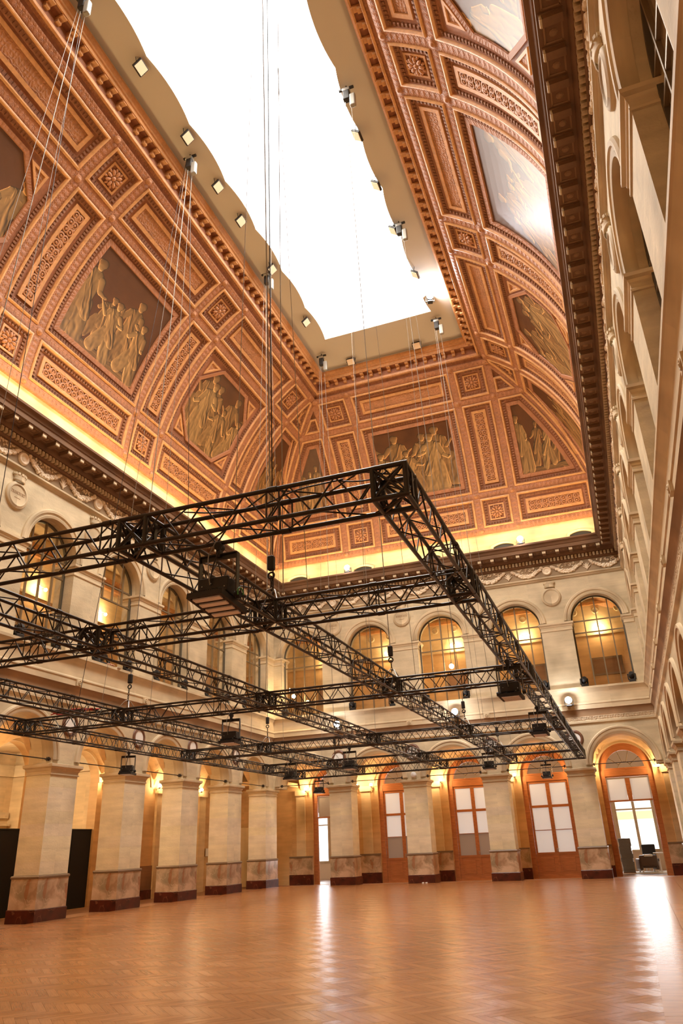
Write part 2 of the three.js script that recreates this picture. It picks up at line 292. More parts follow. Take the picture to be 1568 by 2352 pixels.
  { const rims = []; for (let k = 0; k < count; k++) { const u = e0 + (k + 1) * len / count; if (s === 'far' ? (u < XL + 0.7 || u > XR - 0.7) : u < ZF + 0.9 || u > ZN - 0.4) continue; rims.push(box(0.34, 0.03, 0.03, u, 14.115, 0.4), box(0.34, 0.03, 0.03, u, 14.115, 0.7), box(0.03, 0.03, 0.3, u - 0.16, 14.115, 0.55), box(0.03, 0.03, 0.3, u + 0.16, 14.115, 0.55), new THREE.SphereGeometry(0.08, 8, 5).scale(1, 0.5, 1).translate(u, 14.12, 0.55)); } mesh('soffit_rosettes', mapSide(s, join(rims)), M.soffit_rosette, g).userData.kind = 'stuff'; }
  // garlands of the frieze: a paterae over every pier, two swags and a sheaf over every arch
  const patera = join([lathe([[0.0, 0.05], [0.05, 0.07], [0.08, 0.03], [0.12, 0.03], [0.15, 0.075], [0.19, 0.08], [0.21, 0.04], [0.22, 0]], 22).rotateX(Math.PI / 2)]);
  const lump = new THREE.SphereGeometry(1, 6, 4), swagG = [];
  for (let v = 0; v < 3; v++) {
    const parts = [];
    for (let i = 0; i <= 46; i++) { const t = i / 46, x = -0.72 + 1.44 * t, y = 0.17 - 0.34 * Math.sin(Math.PI * t), w = 0.035 + 0.05 * Math.sin(Math.PI * t); for (let j = 0; j < 3; j++) { const q = rr(0.035, 0.06); parts.push(plain(lump.clone()).scale(q * 1.2, q, q).translate(x + rr(-0.03, 0.03), y + rr(-w, w), rr(0.0, 0.04))); } }
    for (let i = 0; i < 26; i++) parts.push(plain(lump.clone()).scale(0.05, 0.022, 0.03).rotateZ(rr(0, 6)).translate(rr(-0.5, 0.5), rr(0.06, 0.24), rr(0, 0.02)));
    swagG.push(join(parts));
  }
  const sheaf = join([...Array(9).keys()].map(i => plain(new THREE.SphereGeometry(1, 6, 5)).scale(0.025, 0.16, 0.03).translate(0, 0.1, 0).rotateZ((i - 4) * 0.2).translate(0, -0.18 + (i % 2) * 0.08, 0.02)));
  const put = (name, geo, u, y, o) => { const m = mesh(name, geo, M.garland, g); m.position.set(...spot(s, u, y, o)); m.rotation.y = TURN[s]; };
  for (let k = 0; k < n + 1; k++) {
    const u = pierU(s, k), inside = s === 'far' ? k > 0 && k < n : k > 0;
    if (inside) put('patera', patera, u, 13.32, 0.05);
    if (k < n) { const c = archU(s, k); put('garland', swagG[k % 3], c - b / 4 + 0.02, 13.34, 0.06); put('garland', swagG[(k + 1) % 3], c + b / 4 - 0.02, 13.34, 0.06); put('sheaf', sheaf, c, 13.32, 0.06); }
  }
}
// stone piers
function makePier(w, d, name) {
  const t = new THREE.Group();
  mesh('plinth', moulded(w, d, -d / 2, [[0.06, -0.13], [0.06, 0.31], [0.05, 0.33]]), M.plinth, t);
  mesh('dado', moulded(w, d, -d / 2, [[0.035, 0.33], [0.035, 1.12]]), M.marble, t);
  mesh('dado_moulding', moulded(w, d, -d / 2, [[0.03, 1.11], [0.055, 1.13], [0.06, 1.17], [0.045, 1.2], [0.0, 1.21]]), M.dado_trim, t);
  for (let i = 0; i < 8; i++) { const y0 = 1.21 + i * 0.345; mesh('stone_block', moulded(w, d, -d / 2, [[-0.003, y0], [0, y0 + 0.004], [0, y0 + 0.341], [-0.003, y0 + 0.345]]), M['block' + Math.floor(rnd() * 4)], t); }
  mesh('capital', moulded(w, d, -d / 2, [[0, 3.97], [0.03, 3.975], [0.035, 4.0], [0.01, 4.02], [0.01, 4.08], [0.03, 4.1], [0.05, 4.16], [0.10, 4.19], [0.11, 4.21], [0.11, 4.285], [0.0, 4.31]]), M.trim, t);
  return t;
}
const SIDEWORD = { left: 'left arcade', far: 'end arcade', right: 'right arcade' };
for (const s of ['left', 'far', 'right']) {
  for (let k = s === 'far' ? 1 : 0; k <= (s === 'far' ? 4 : 9); k++) {
    const p = makePier(PW[s], 0.9); p.name = numbered('pillar'); p.position.set(...spot(s, pierU(s, k), 0, AO)); p.rotation.y = TURN[s];
    p.userData = { kind: 'structure', label: k === 0 ? `stone corner pier where the ${SIDEWORD[s]} meets the end wall` : s === 'far' ? `stone pier of the end arcade, ${ORD[k - 1]} from its left corner` : `stone pier of the ${SIDEWORD[s]}, ${ORD[k]} from the far corner`, category: 'pillar' };
    scene.add(p);
  }
  // capitals of the piers between the gallery windows
  for (let k = 0; k <= NB[s]; k++) {
    const w = BAY[s] - 2 * WR, m = mesh('window_pier_capital', moulded(w, 0.75, -0.375, [[0.0, 10.36], [0.03, 10.37], [0.03, 10.42], [0.015, 10.44], [0.015, 10.53], [0.04, 10.56], [0.05, 10.62], [0.10, 10.66], [0.10, 10.74], [0.0, 10.77]]), M.trim, wallGroup[s]);
    m.position.set(...spot(s, pierU(s, k))); m.rotation.y = TURN[s];
  }
}
// iron tie rails across the arches
const railGeo = L => ({ rail: join([bar([-L / 2, 0, 0], [L / 2, 0, 0], 0.016, 8)]), plate: join([box(0.05, 0.12, 0.08), box(0.1, 0.04, 0.14)]) });
for (const [s, n] of [['left', 9], ['far', 5]]) for (let k = 0; k < n; k++) {
  const L = BAY[s] - PW[s] - 0.14, q = railGeo(L), t = thing('curtain_rail', s === 'left' ? `dark iron rail across the left arcade arch, ${ORD[k]} from the far corner` : `dark iron rail across the end wall arch, ${ORD[k]} from the left`, 'rail', spot(s, archU(s, k), 4.42, AO - 0.12), TURN[s]);
  mesh('rod', q.rail, M.chain, t);
  for (const e of [-1, 1]) mesh('bracket', q.plate.clone().translate(e * L / 2, 0, 0), M.chain, t);
}
// dark ringed roundels between the arches
const roundelRing = lathe([[0.25, 0], [0.25, 0.035], [0.28, 0.06], [0.33, 0.06], [0.37, 0.03], [0.38, 0]], 30).rotateX(Math.PI / 2), roundelDisc = new THREE.CylinderGeometry(0.26, 0.26, 0.02, 30).rotateX(Math.PI / 2).translate(0, 0, 0.012);
const roundelDark = mat('roundel_frame', { color: C(0.16, 0.07, 0.035), roughness: 0.4 });
for (const [s, n] of [['left', 9], ['far', 4]]) for (let k = 1; k <= n; k++) {
  const t = thing('wall_roundel', s === 'left' ? `dark ringed white roundel over the left arcade pier, ${ORD[k]} from the far corner` : `dark ringed white roundel over the end arcade pier, ${ORD[k - 1]} from the left`, 'roundel', spot(s, pierU(s, k), 5.52, AO + 0.002), TURN[s]);
  mesh('frame', roundelRing, roundelDark, t); mesh('disc', roundelDisc, M.white, t);
}
// medallions with mural crowns, each cut with the name of a city
const font = await new FontLoader().loadAsync('fonts/droid/droid_serif_bold.typeface.json');
const medDisc = lathe([[0, 0.07], [0.33, 0.07], [0.34, 0.1], [0.37, 0.1], [0.385, 0.075], [0.43, 0.075], [0.45, 0.05], [0.46, 0]], 34).rotateX(Math.PI / 2);
const crownG = join([lathe([[0.2, 0], [0.235, 0.02], [0.235, 0.07], [0.215, 0.09], [0.25, 0.2], [0.22, 0.2]], 20), ...[...Array(12).keys()].map(i => { const a = i * Math.PI / 6; return box(0.085, 0.075, 0.05).rotateY(-a + Math.PI / 2).translate(0.25 * Math.cos(a), 0.235, 0.25 * Math.sin(a)); })]).scale(1, 1, 0.5).translate(0, 0, 0.03);
const letter = mat('cut_lettering', { color: C(0.33, 0.2, 0.1), roughness: 0.8 });
function medallion(side, u, word, label) {
  const t = thing('medallion', label, 'medallion', spot(side, u, 12.03), TURN[side]);
  mesh('disc', medDisc, M.trim, t); mesh('crown', crownG.clone().translate(0, 0.45, 0), M.trim, t);
  if (word) { const g = new TextGeometry(word, { font, size: 0.1, depth: 0.006, curveSegments: 3 }); g.computeBoundingBox(); const w = g.boundingBox.max.x; const k = Math.min(1, 0.58 / w); g.translate(-w / 2, 0, 0).scale(k, 1, 1).translate(0, 0.02, 0.07); mesh('lettering', [g, box(0.24, 0.014, 0.006, 0, -0.1, 0.073)], letter, t); }
}
for (let k = 1; k < 9; k++) medallion('left', pierU('left', k), k === 5 ? 'FRANCFORT' : '', k === 5 ? 'crowned stone medallion cut with the word FRANCFORT' : `crowned stone medallion on the left wall, ${ORD[k - 1]} from the far corner`);
[[1, 'LILLE'], [2, 'BORDEAUX'], [3, ''], [4, '']].forEach(([k, w]) => medallion('far', pierU('far', k), w, `crowned stone medallion on the end wall, ${ORD[k - 1]} from the left`));
for (let k = 1; k < 9; k++) medallion('right', pierU('right', k), '', `crowned stone medallion on the right wall, ${ORD[k - 1]} from the far corner`);
// ------------------------------------------------------------------ passages behind the arcades
const FLOOR2 = -0.13, GB = { left: -4.0, far: -4.0 };                       // back wall, behind the face of the arcade
function vaultGeo(s, c) {                                                  // groined vault of one bay, in (u, y, out)
  const b = new MB(), r = (BAY[s] - PW[s]) / 2, rl = 1.42, mid = -2.45, h = BAY[s] / 2, N = 28, K = 18, f = (t, r) => Math.abs(t) < r ? Math.sqrt(r * r - t * t) : 0;
  const P = (i, j) => { const u = -h + 2 * h * i / N, v = -0.9 - 3.1 * j / K; return [c + u, SP + Math.max(f(u, r), f(v - mid, rl)), v]; };
  for (let i = 0; i < N; i++) for (let j = 0; j < K; j++) b.quad(P(i, j), P(i + 1, j), P(i + 1, j + 1), P(i, j + 1));
  return b.geo();
}
for (const s of ['left', 'far']) {
  const v = struct('ceiling_' + (s === 'left' ? 'gallery' : 'passage'));
  for (let k = 0; k < NB[s]; k++) mesh('vault', metreUV(mapSide(s, vaultGeo(s, archU(s, k)), 0.6)), M.gallery_wall, v);
}
{
  const v = struct('ceiling_corner'); mesh('ceiling_slab', [box(6, 0.2, 4.2, XL - 3.4, 4.7, ZF - 2.9), box(5, 0.2, 42, XR + 3.3, 6, -18)], M.gallery_wall, v);  // second slab is unseen, closing the right gallery to outside light
  const w = struct('wall_unseen_outer'); mesh('masonry', [box(0.4, 7, 42, XR + 4.6, 3.2, -18), box(24, 27, 0.4, -7.4, 13, ZN + 0.2), box(6, 14, 0.4, -19.3, 7, ZN - 0.1), box(6, 14, 0.4, 4.7, 7, ZN - 0.1)], M.gallery_wall, w);  // unseen plain walls that close the hall and right gallery to outside light
}
// back wall of the left gallery: two arches stand open to the next room
{
  const w = struct('wall_gallery_back'), s = new THREE.Shape(), B = GB.left; s.moveTo(-39.4, FLOOR2); s.lineTo(ZN, FLOOR2); s.lineTo(ZN, 6.4); s.lineTo(-39.4, 6.4); s.closePath();
  for (const k of [2, 3]) s.holes.push(archHole(archU('left', k), FLOOR2 + 0.001, 1.15, SP));
  mesh('masonry', metreUV(mapSide('left', extr(s, 0.4, B - 0.4), 0.35)), M.gallery_wall, w);
  for (let k = 0; k < 9; k++) {
    const c = archU('left', k), p = pierU('left', k);
    mesh('arch_moulding', mapSide('left', ring(1.15, [[0, 0], [0, 0.04], [0.16, 0.05], [0.18, 0]]).translate(c, SP, B), 0.5), M.gallery_pale, w);
    mesh('pilaster', metreUV(mapSide('left', join([box(0.62, 4.5, 0.12, p, 2.12, B + 0.06), box(0.74, 0.3, 0.2, p, SP - 0.1, B + 0.08)]))), M.gallery_pale, w);
    if (k !== 2 && k !== 3) mesh('dado', metreUV(mapSide('left', box(BAY.left - 0.62, 1.1, 0.05, c, 0.62, B + 0.03))), M.gallery_lower, w);
    mesh('plinth_band', metreUV(mapSide('left', box(k === 2 || k === 3 ? 0.7 : BAY.left, 0.36, 0.08, k === 2 || k === 3 ? p : c, 0.05, B + 0.04))), M.plinth, w);
  }
}
// back wall of the end passage, with five arched doorways
const DZ = -38.9, DR = 1.2;
{
  const w = struct('wall_passage_back'), s = new THREE.Shape(); s.moveTo(-26, FLOOR2); s.lineTo(7, FLOOR2); s.lineTo(7, 6.6); s.lineTo(-26, 6.6); s.closePath();
  for (let k = 0; k < 5; k++) s.holes.push(archHole(archU('far', k), FLOOR2 + 0.001, DR, SP));
  mesh('masonry', metreUV(extr(s, 0.4, DZ - 0.4)), M.gallery_wall, w);
  for (let k = 0; k <= 5; k++) {
    const p = pierU('far', k);
    mesh('pilaster', [box(0.5, 4.4, 0.1, p, 2.2, DZ + 0.05), box(0.6, 0.26, 0.16, p, SP - 0.1, DZ + 0.06)], M.gallery_pale, w);
    mesh('dado', box(1.3, 0.82, 0.14, p, 0.75, DZ + 0.07), M.marble, w); mesh('dado_moulding', box(1.3, 0.07, 0.18, p, 1.18, DZ + 0.08), M.dado_trim, w); mesh('plinth_band', box(1.3, 0.5, 0.18, p, 0.1, DZ + 0.08), M.plinth, w);
  }
  for (let k = 0; k < 5; k++) mesh('arch_moulding', ring(DR, [[0, -0.2], [0, 0.04], [0.06, 0.06], [0.16, 0.05], [0.18, 0]]).translate(archU('far', k), SP, DZ), M.gallery_pale, w);
}
function leafGeo(w, h) {                                                   // stiles, rails and the raised wooden panel below
  const b = (x0, x1, y0, y1, z = 0, d = 0.06) => box(x1 - x0, y1 - y0, d, (x0 + x1) / 2, (y0 + y1) / 2, z);
  return { wood: join([b(0, 0.09, 0, h), b(w - 0.09, w, 0, h), b(0.09, w - 0.09, h - 0.13, h), b(0.09, w - 0.09, 3.06, 3.17), b(0.09, w - 0.09, 1.0, 1.1), b(0.09, w - 0.09, 0, 0.16), b(0.09, w - 0.09, 2.05, 2.075)]), panel: join([b(0.09, w - 0.09, 0.16, 1.0, 0, 0.025), rbox(w - 0.34, 0.6, 0.05, 0.012, w / 2, 0.58, 0)]) };
}
const DOORWORD = ['dark wooden double door of the end passage standing open, left end', 'glazed wooden double door with brown lower panes behind the end arcade, second from the left', 'glazed wooden double door in the middle arch of the end wall', 'glazed wooden double door with white panes, second from the right end', 'wooden door frame standing open onto the room with armchairs'];
for (let k = 0; k < 5; k++) {
  const d = struct(`door_${k + 1}`, [archU('far', k), FLOOR2, DZ - 0.18], 0, DOORWORD[k]), open = k === 0 || k === 4, sp = SP - FLOOR2;
  mesh('frame', [ring(0.88, [[0, -0.08], [0, 0.08], [0.3, 0.08], [0.33, 0.1], [0.33, -0.08]], 0, Math.PI, 30).translate(0, sp, 0), box(0.24, sp, 0.16, -1.08, sp / 2, 0), box(0.24, sp, 0.16, 1.08, sp / 2, 0), box(1.92, 0.3, 0.14, 0, sp - 0.12, 0), box(1.92, 0.06, 0.19, 0, sp + 0.06, 0.01)], M.door_wood, d);
  const bars = []; for (const a of [36, 72, 108, 144]) bars.push(bar([0.3 * Math.cos(a * Math.PI / 180), 0.3 * Math.sin(a * Math.PI / 180), 0], [0.88 * Math.cos(a * Math.PI / 180), 0.88 * Math.sin(a * Math.PI / 180), 0], 0.018, 6));
  mesh('fanlight_bars', [...bars, ring(0.29, [[0, -0.015], [0.03, 0], [0, 0.015]], 0, Math.PI, 16)].map(g => g.translate(0, sp + 0.05, 0)), M.bronze_bar, d);
  mesh('fanlight_pane', new THREE.CircleGeometry(0.89, 30, 0, Math.PI).translate(0, sp, 0), M.glass, d);
  const W = 0.955, H = sp - 0.25;
  if (open) {
    mesh('transom_rail', [box(1.92, 0.07, 0.1, 0, 3.16, 0), box(0.2, 1.0, 0.07, 0, 3.65, 0), box(1.92, 0.1, 0.07, 0, H - 0.02, 0)], M.door_wood, d);
    for (const e of [-1, 1]) { mesh('pane', box(0.8, 0.93, 0.012, e * 0.51, 3.66, 0), k ? M.frosted : M.frosted_dim, d); mesh('brass_edge', box(0.025, 3.1, 0.03, e * 0.945, 1.56, 0.02), M.gold_bead, d); }
  } else for (const e of [-1, 1]) {
    const g = leafGeo(W, H), l = new THREE.Group(); l.name = 'leaf'; l.position.x = e < 0 ? -W : 0; d.add(l);
    mesh('rails', g.wood, M.door_wood, l); mesh('panel', g.panel, M.door_wood, l);
    for (const [y0, y1, m] of [[3.17, H - 0.13, M.frosted], [2.075, 3.06, M.frosted], [1.1, 2.05, k === 3 ? M.frosted_mid : M.frosted_dim]]) mesh('pane', box(W - 0.18, y1 - y0, 0.012, W / 2, (y0 + y1) / 2, 0), m || M.frosted, l);
    if (e > 0) mesh('handle', [box(0.03, 0.16, 0.02, 0.045, 1.2, 0.04), bar([0.045, 1.23, 0.05], [0.15, 1.23, 0.07], 0.01)], M.steel, l);
  }
}
// the rooms beyond the doors, with street windows mostly out of view, lighting the door panes
const room = mat('room_plaster', { color: C(0.72, 0.58, 0.42), roughness: 0.8 });
const streetZ = -44.6;
{
  const w = struct('wall_street'), s = new THREE.Shape(), cs = [...Array(5).keys()].map(k => archU('far', k) + 0.05); cs.push(-18.2); s.moveTo(-26, FLOOR2); s.lineTo(7, FLOOR2); s.lineTo(7, 6.6); s.lineTo(-26, 6.6); s.closePath();
  for (const c of cs) { const h = new THREE.Path(); h.moveTo(c - 0.98, 0.75); h.lineTo(c + 0.98, 0.75); h.lineTo(c + 0.98, 3.6); h.lineTo(c - 0.98, 3.6); h.closePath(); s.holes.push(h); }
  mesh('masonry', metreUV(extr(s, 0.35, streetZ - 0.35)), room, w);
  const c = struct('ceiling_street'); mesh('ceiling_slab', [box(34, 0.2, 6.4, -9.5, 6.7, -42), box(0.3, 7, 6.4, 7, 3.2, -42)], room, c);
  cs.forEach((x, k) => {
    const n = struct(`window_${k + 1}`, [x, 0.75, streetZ]);
    mesh('frame', [box(0.09, 2.85, 0.1, -0.935, 1.425, 0), box(0.09, 2.85, 0.1, 0.935, 1.425, 0), box(0.14, 2.66, 0.08, 0, 1.425, 0), box(1.78, 0.095, 0.09, 0, 0.05, 0), box(1.78, 0.095, 0.09, 0, 2.8, 0), box(1.78, 0.07, 0.06, 0, 2.05, 0)], M.trim, n);
    for (const e of [-1, 1]) for (const [y0, y1] of [[0.1, 2.01], [2.09, 2.75]]) mesh('pane', box(0.81, y1 - y0, 0.01, e * 0.48, (y0 + y1) / 2, 0), M.glass, n);
    areaLight('window_daylight', new THREE.Color(0.97, 0.98, 1), 7.5, 1.5, 2.6, [x, 2.1, streetZ + 0.12], [x, 1.2, -30]);
  });
}
// the house across the street, seen through the open door
{ const t = thing('street_facade', 'pale house front across the street with an ochre shop band', 'facade', [0.4, -0.4, -56]); mesh('wall', box(16, 12, 0.5, 0, 6, 0), mat('facade', { color: C(0.85, 0.8, 0.7), roughness: 0.9 }), t); mesh('shop_band', box(6, 0.45, 0.1, 0.6, 3.1, 0.3), mat('ochre', { color: C(0.75, 0.55, 0.3), roughness: 0.7 }), t); for (let i = -3; i < 4; i++) mesh('window', box(1, 1.7, 0.08, i * 2, 5.4, 0.27), M.room_plaster, t); }
// furniture in the far room
const wrap = mat('plastic_wrap', { color: C(0.30, 0.27, 0.23), roughness: 0.14, bumpMap: stoneB, bumpScale: 0.05 });
{
  const t = thing('wrapped_stack', 'tall stack of seats wrapped in shiny clear plastic at the left of the open door', 'stack', [-0.62, FLOOR2, -41.6]);
  const st = []; for (let i = 0; i < 9; i++) st.push(rbox(0.58 - 0.03 * rnd(), 0.19, 0.6, 0.035, rr(-0.02, 0.02), 0.1 + i * 0.17, rr(-0.02, 0.02)).rotateY(rr(-0.06, 0.06))); mesh('seats', st, wrap, t); mesh('pallet', box(0.6, 0.05, 0.62, 0, 0.025, 0), M.door_wood, t);
  const leather = mat('leather', { color: C(0.10, 0.06, 0.04), roughness: 0.4 }), a = thing('armchair', 'low dark leather armchair on the pale rug in the far room', 'armchair', [0.25, FLOOR2 + 0.03, -42.1], 0.25);
  mesh('seat', rbox(0.6, 0.28, 0.62, 0.07, 0, 0.32, 0), leather, a); mesh('backrest', rbox(0.85, 0.5, 0.18, 0.07, 0, 0.5, 0.33), leather, a); for (const e of [-1, 1]) mesh('armrest', rbox(0.16, 0.5, 0.75, 0.06, e * 0.38, 0.35, 0), leather, a); for (const x of [-0.34, 0.34]) for (const z of [-0.28, 0.33]) mesh('foot', box(0.07, 0.1, 0.07, x, 0.05, z), M.white, a);
  mesh('cushion', rbox(0.42, 0.1, 0.3, 0.045, 0, 0.73, 0.3), M.white, a);
  const c = thing('chair', 'black upholstered chair by the bright window of the far room', 'chair', [0.52, FLOOR2, -43.5], -0.3); mesh('seat', rbox(0.6, 0.14, 0.6, 0.05, 0, 0.5, 0), M.black, c); mesh('backrest', rbox(0.66, 0.66, 0.12, 0.05, 0, 0.9, 0.28), M.black, c); for (const x of [-0.25, 0.25]) for (const z of [-0.25, 0.25]) mesh('leg', bar([x, 0.45, z], [x * 1.08, 0, z * 1.08], 0.02), M.steel, c);
  const q = thing('side_table', 'small white side table with a slim leg at the right of the open door', 'table', [0.83, FLOOR2, -41.3]); mesh('tabletop', rbox(0.5, 0.04, 0.5, 0.015, 0, 0.86, 0), M.white, q); mesh('leg', [bar([0, 0, 0], [0, 0.86, 0], 0.025, 10), lathe([[0, 0], [0.18, 0], [0.18, 0.02], [0.03, 0.04]], 20)], M.white, q);
  const r = mesh('rug', rbox(2.4, 0.025, 2.2, 0.01, 0, 0, 0), mat('rug', { color: C(0.75, 0.72, 0.66), roughness: 0.95 })); r.position.set(0.1, FLOOR2 + 0.014, -42.0); tag(r, 'pale rug on the floor of the far room behind the open door', 'rug');
}
// room beyond the two open arches of the left gallery
{
  const w = struct('wall_side_room'); mesh('masonry', [box(0.3, 7, 12, -27.2, 3, -23), box(7, 7, 0.3, -24, 3, -29.1), box(7, 7, 0.3, -24, 3, -17), box(7, 0.3, 12.4, -24, 6.4, -23)], M.gallery_pale, w);
  mesh('cornice', [box(0.25, 0.5, 11.6, -26.9, 5.4, -23), box(6.2, 0.5, 0.25, -24, 5.4, -28.8), box(0.14, 0.25, 11.6, -26.95, 3.5, -23), box(0.3, 0.09, 11.6, -26.9, 3.1, -23)], M.trim, w);
  for (const z of [-27.6, -25.6, -23.6, -21.6, -19.4]) mesh('pilaster', box(0.16, 5.2, 0.5, -26.97, 2.4, z), M.wall, w);
  const wr = thing('round_window', 'white round window in a stone ring, seen through the left gallery arch', 'window', [-26.98, 4.35, -26.4], Math.PI / 2); mesh('frame', lathe([[0.36, 0], [0.36, 0.06], [0.46, 0.09], [0.52, 0]], 28).rotateX(Math.PI / 2), M.trim, wr); mesh('pane', new THREE.CylinderGeometry(0.37, 0.37, 0.03, 28).rotateX(Math.PI / 2), M.white, wr);
}
for (const [k, z, lab] of [[3, archU('left', 3), 'black board closing the lower part of the gallery arch at the far left edge'], [2, archU('left', 2), 'black board closing the gallery arch behind the second and third piers']]) {
  const t = thing('black_partition', lab, 'partition', [XL + GB.left - 0.12, FLOOR2, z], Math.PI / 2); for (let i = 0; i < 2; i++) mesh('panel', box(1.135, 2.74, 0.05, (i - 0.5) * 1.145, 1.37, 0), M.cloth_black, t); mesh('rail', box(2.28, 0.03, 0.07, 0, 2.755, 0), M.black, t);
}
// fire extinguisher, loose door leaf, sign
{ const t = thing('fire_extinguisher', 'red fire extinguisher on the gallery wall between the last two left piers', 'extinguisher', [-20.22, 1.05, -38.1]); mesh('cylinder', lathe([[0, 0], [0.08, 0], [0.085, 0.02], [0.085, 0.42], [0.06, 0.5], [0.025, 0.53], [0, 0.53]], 20), M.red, t); mesh('valve', [box(0.03, 0.08, 0.1, 0, 0.56, 0), bar([0, 0.58, 0.04], [0.08, 0.4, 0.1], 0.012)], M.black, t); }
{ const t = thing('door_leaf', 'plain pale door leaf standing ajar at the end of the left gallery', 'door', [-19.75, FLOOR2, -38.5], 0.25); mesh('panel', rbox(0.75, 2.85, 0.05, 0.01, 0, 1.425, 0), M.gallery_pale, t); mesh('handle', bar([0.3, 1.05, 0.03], [0.2, 1.05, 0.06], 0.012), M.steel, t); }
{ const t = thing('wall_notice', 'small white notice on the gallery wall beside the fourth pier', 'notice', [-20.3, 1.6, -35.5], Math.PI / 2); mesh('board', rbox(0.3, 0.36, 0.03, 0.008), M.white, t); }
{ const t = thing('wall_speaker', 'small round white disc over the third pier of the end arcade', 'speaker', [-9.2, 4.5, ZF + 0.01]); mesh('body', lathe([[0, 0.1], [0.1, 0.09], [0.13, 0.05], [0.13, 0]], 22).rotateX(Math.PI / 2), M.white, t); }
for (const x of [-9.05, -8.9]) { const t = mesh('floor_socket', rbox(0.09, 0.05, 0.09, 0.01), M.white); t.position.set(x, 0.03, ZF + 0.35); tag(t, `tiny white socket box on the floor before the third end pier, ${x < -9 ? 'left' : 'right'} one`, 'socket', 'white socket boxes on the floor'); }
// sconces: a pair beside every doorway, and along the left gallery
const cup = lathe([[0, 0], [0.03, 0.005], [0.05, 0.03], [0.055, 0.06], [0, 0.06]], 18), bulb = new THREE.SphereGeometry(0.08, 14, 10).translate(0, 0.13, 0), armG = join([bar([0, 0, -0.16], [0, 0, 0], 0.012), box(0.08, 0.14, 0.02, 0, 0, -0.17)]);
function sconce(pos, turn, label, power) {
  const t = thing('wall_lamp', label, 'lamp', pos, turn); mesh('arm', armG, M.bronze_bar, t); mesh('cup', cup, M.bronze_bar, t); mesh('bulb', bulb, M.glow_warm, t);
  pointLight('wall_lamp_light', WARM, power, [pos[0], pos[1] + 0.13, pos[2]], 3.5);
}
for (let k = 0; k < 5; k++) for (const e of [-1, 1]) sconce([archU('far', k) + e * 1.45, 4.34, DZ + 0.3], 0, `warm wall lamp ${e < 0 ? 'left' : 'right'} of the ${['first', 'second', 'middle', 'fourth', 'fifth'][k]} doorway of the end passage`, 4.6);
for (let k = 0; k < 7; k++) for (const e of [-1, 1]) sconce([XL + GB.left + 0.28, 4.34, archU('left', k) + e * 1.45], Math.PI / 2, `warm wall lamp at the ${e < 0 ? 'far' : 'near'} side of the ${ORD[k]} bay of the left gallery`, 4);
pointLight('unseen_side_room_light', new THREE.Color(1, 0.84, 0.6), 42, [-24, 5.2, -23.5], 8);  // lamp out of view, lighting the room behind the left gallery
{ const t = thing('chandelier', 'small brass wall chandelier in the room behind the left gallery', 'lamp', [-26.6, 3.4, -24.3]); mesh('stem', [bar([0, -0.3, 0], [0, 0.35, 0], 0.02), tube([[0, 0, 0], [0.15, -0.12, 0.1], [0.2, 0.05, 0.2]], 0.012), tube([[0, 0, 0], [0.15, -0.12, -0.1], [0.2, 0.05, -0.2]], 0.012)], M.gold_bead, t); for (const z of [-0.2, 0.2]) mesh('bulb', new THREE.SphereGeometry(0.045, 10, 8).scale(1, 1.6, 1).translate(0.2, 0.12, z), M.glow_warm, t); pointLight('chandelier_light', WARM, 12, [-26.3, 3.55, -24.3]); }

// ------------------------------------------------------------------ upper gallery: corridor, arched iron windows
const pane0 = new THREE.BoxGeometry(1, 1, 0.01);
function makeWindow() {
  const t = new THREE.Group(), y0 = 0, ySp = WSP - SILL, xs = [-0.575, 0, 0.575], ys = [ySp - 0.56, ySp];
  const f = [ring(WR - 0.07, [[0, -0.04], [0, 0.04], [0.08, 0.04], [0.08, -0.04]], 0, Math.PI, 26).translate(0, ySp, 0), box(0.07, ySp, 0.08, -WR + 0.035, ySp / 2, 0), box(0.07, ySp, 0.08, WR - 0.035, ySp / 2, 0), box(2 * WR, 0.06, 0.08, 0, 0.03, 0)];
  mesh('frame', f, M.iron, t);
  for (const x of xs) { const top = ySp + Math.sqrt(WR * WR - x * x) - 0.03; mesh('mullion', box(0.055, top, 0.07, x, top / 2, 0.01), M.bronze_bar, t); }
  for (const y of ys) mesh('transom', box(2 * WR, 0.055, 0.06, 0, y, 0.005), M.bronze_bar, t);
  const cx = [-WR + 0.04, ...xs, WR - 0.04];
  for (let i = 0; i < 4; i++) {
    const w = cx[i + 1] - cx[i], xm = (cx[i] + cx[i + 1]) / 2;
    for (const [a, b] of [[y0, ys[0]], [ys[0], ys[1]]]) { const m = mesh('pane', pane0, M.glass, t); m.scale.set(w, b - a, 1); m.position.set(xm, (a + b) / 2, -0.01); }
    const s = new THREE.Shape(), R = WR - 0.04, Y = x => Math.sqrt(Math.max(0, R * R - x * x)); s.moveTo(cx[i], 0); s.lineTo(cx[i + 1], 0); for (let j = 8; j >= 0; j--) { const x = cx[i] + w * j / 8; s.lineTo(x, Y(x)); } mesh('pane', new THREE.ShapeGeometry(s).translate(0, ySp, -0.01), M.glass, t);
  }
  return t;
}
const win0 = makeWindow(); let wn = 6;
for (const s of ['far', 'left', 'right']) for (let k = 0; k < NB[s]; k++) {
  const w = wn === 6 ? win0 : win0.clone(); w.name = `window_${++wn}`; w.position.set(...spot(s, archU(s, k), SILL, -0.40)); w.rotation.y = TURN[s];
  w.userData = { kind: 'structure', label: `tall arched iron window of the upper gallery, ${ORD[k]} ${s === 'far' ? 'from the left on the end wall' : 'from the far corner on the ' + s + ' wall'}` }; scene.add(w);
}
const upWall = { left: struct('wall_upper_left'), far: struct('wall_upper_far'), right: struct('wall_upper_right') };
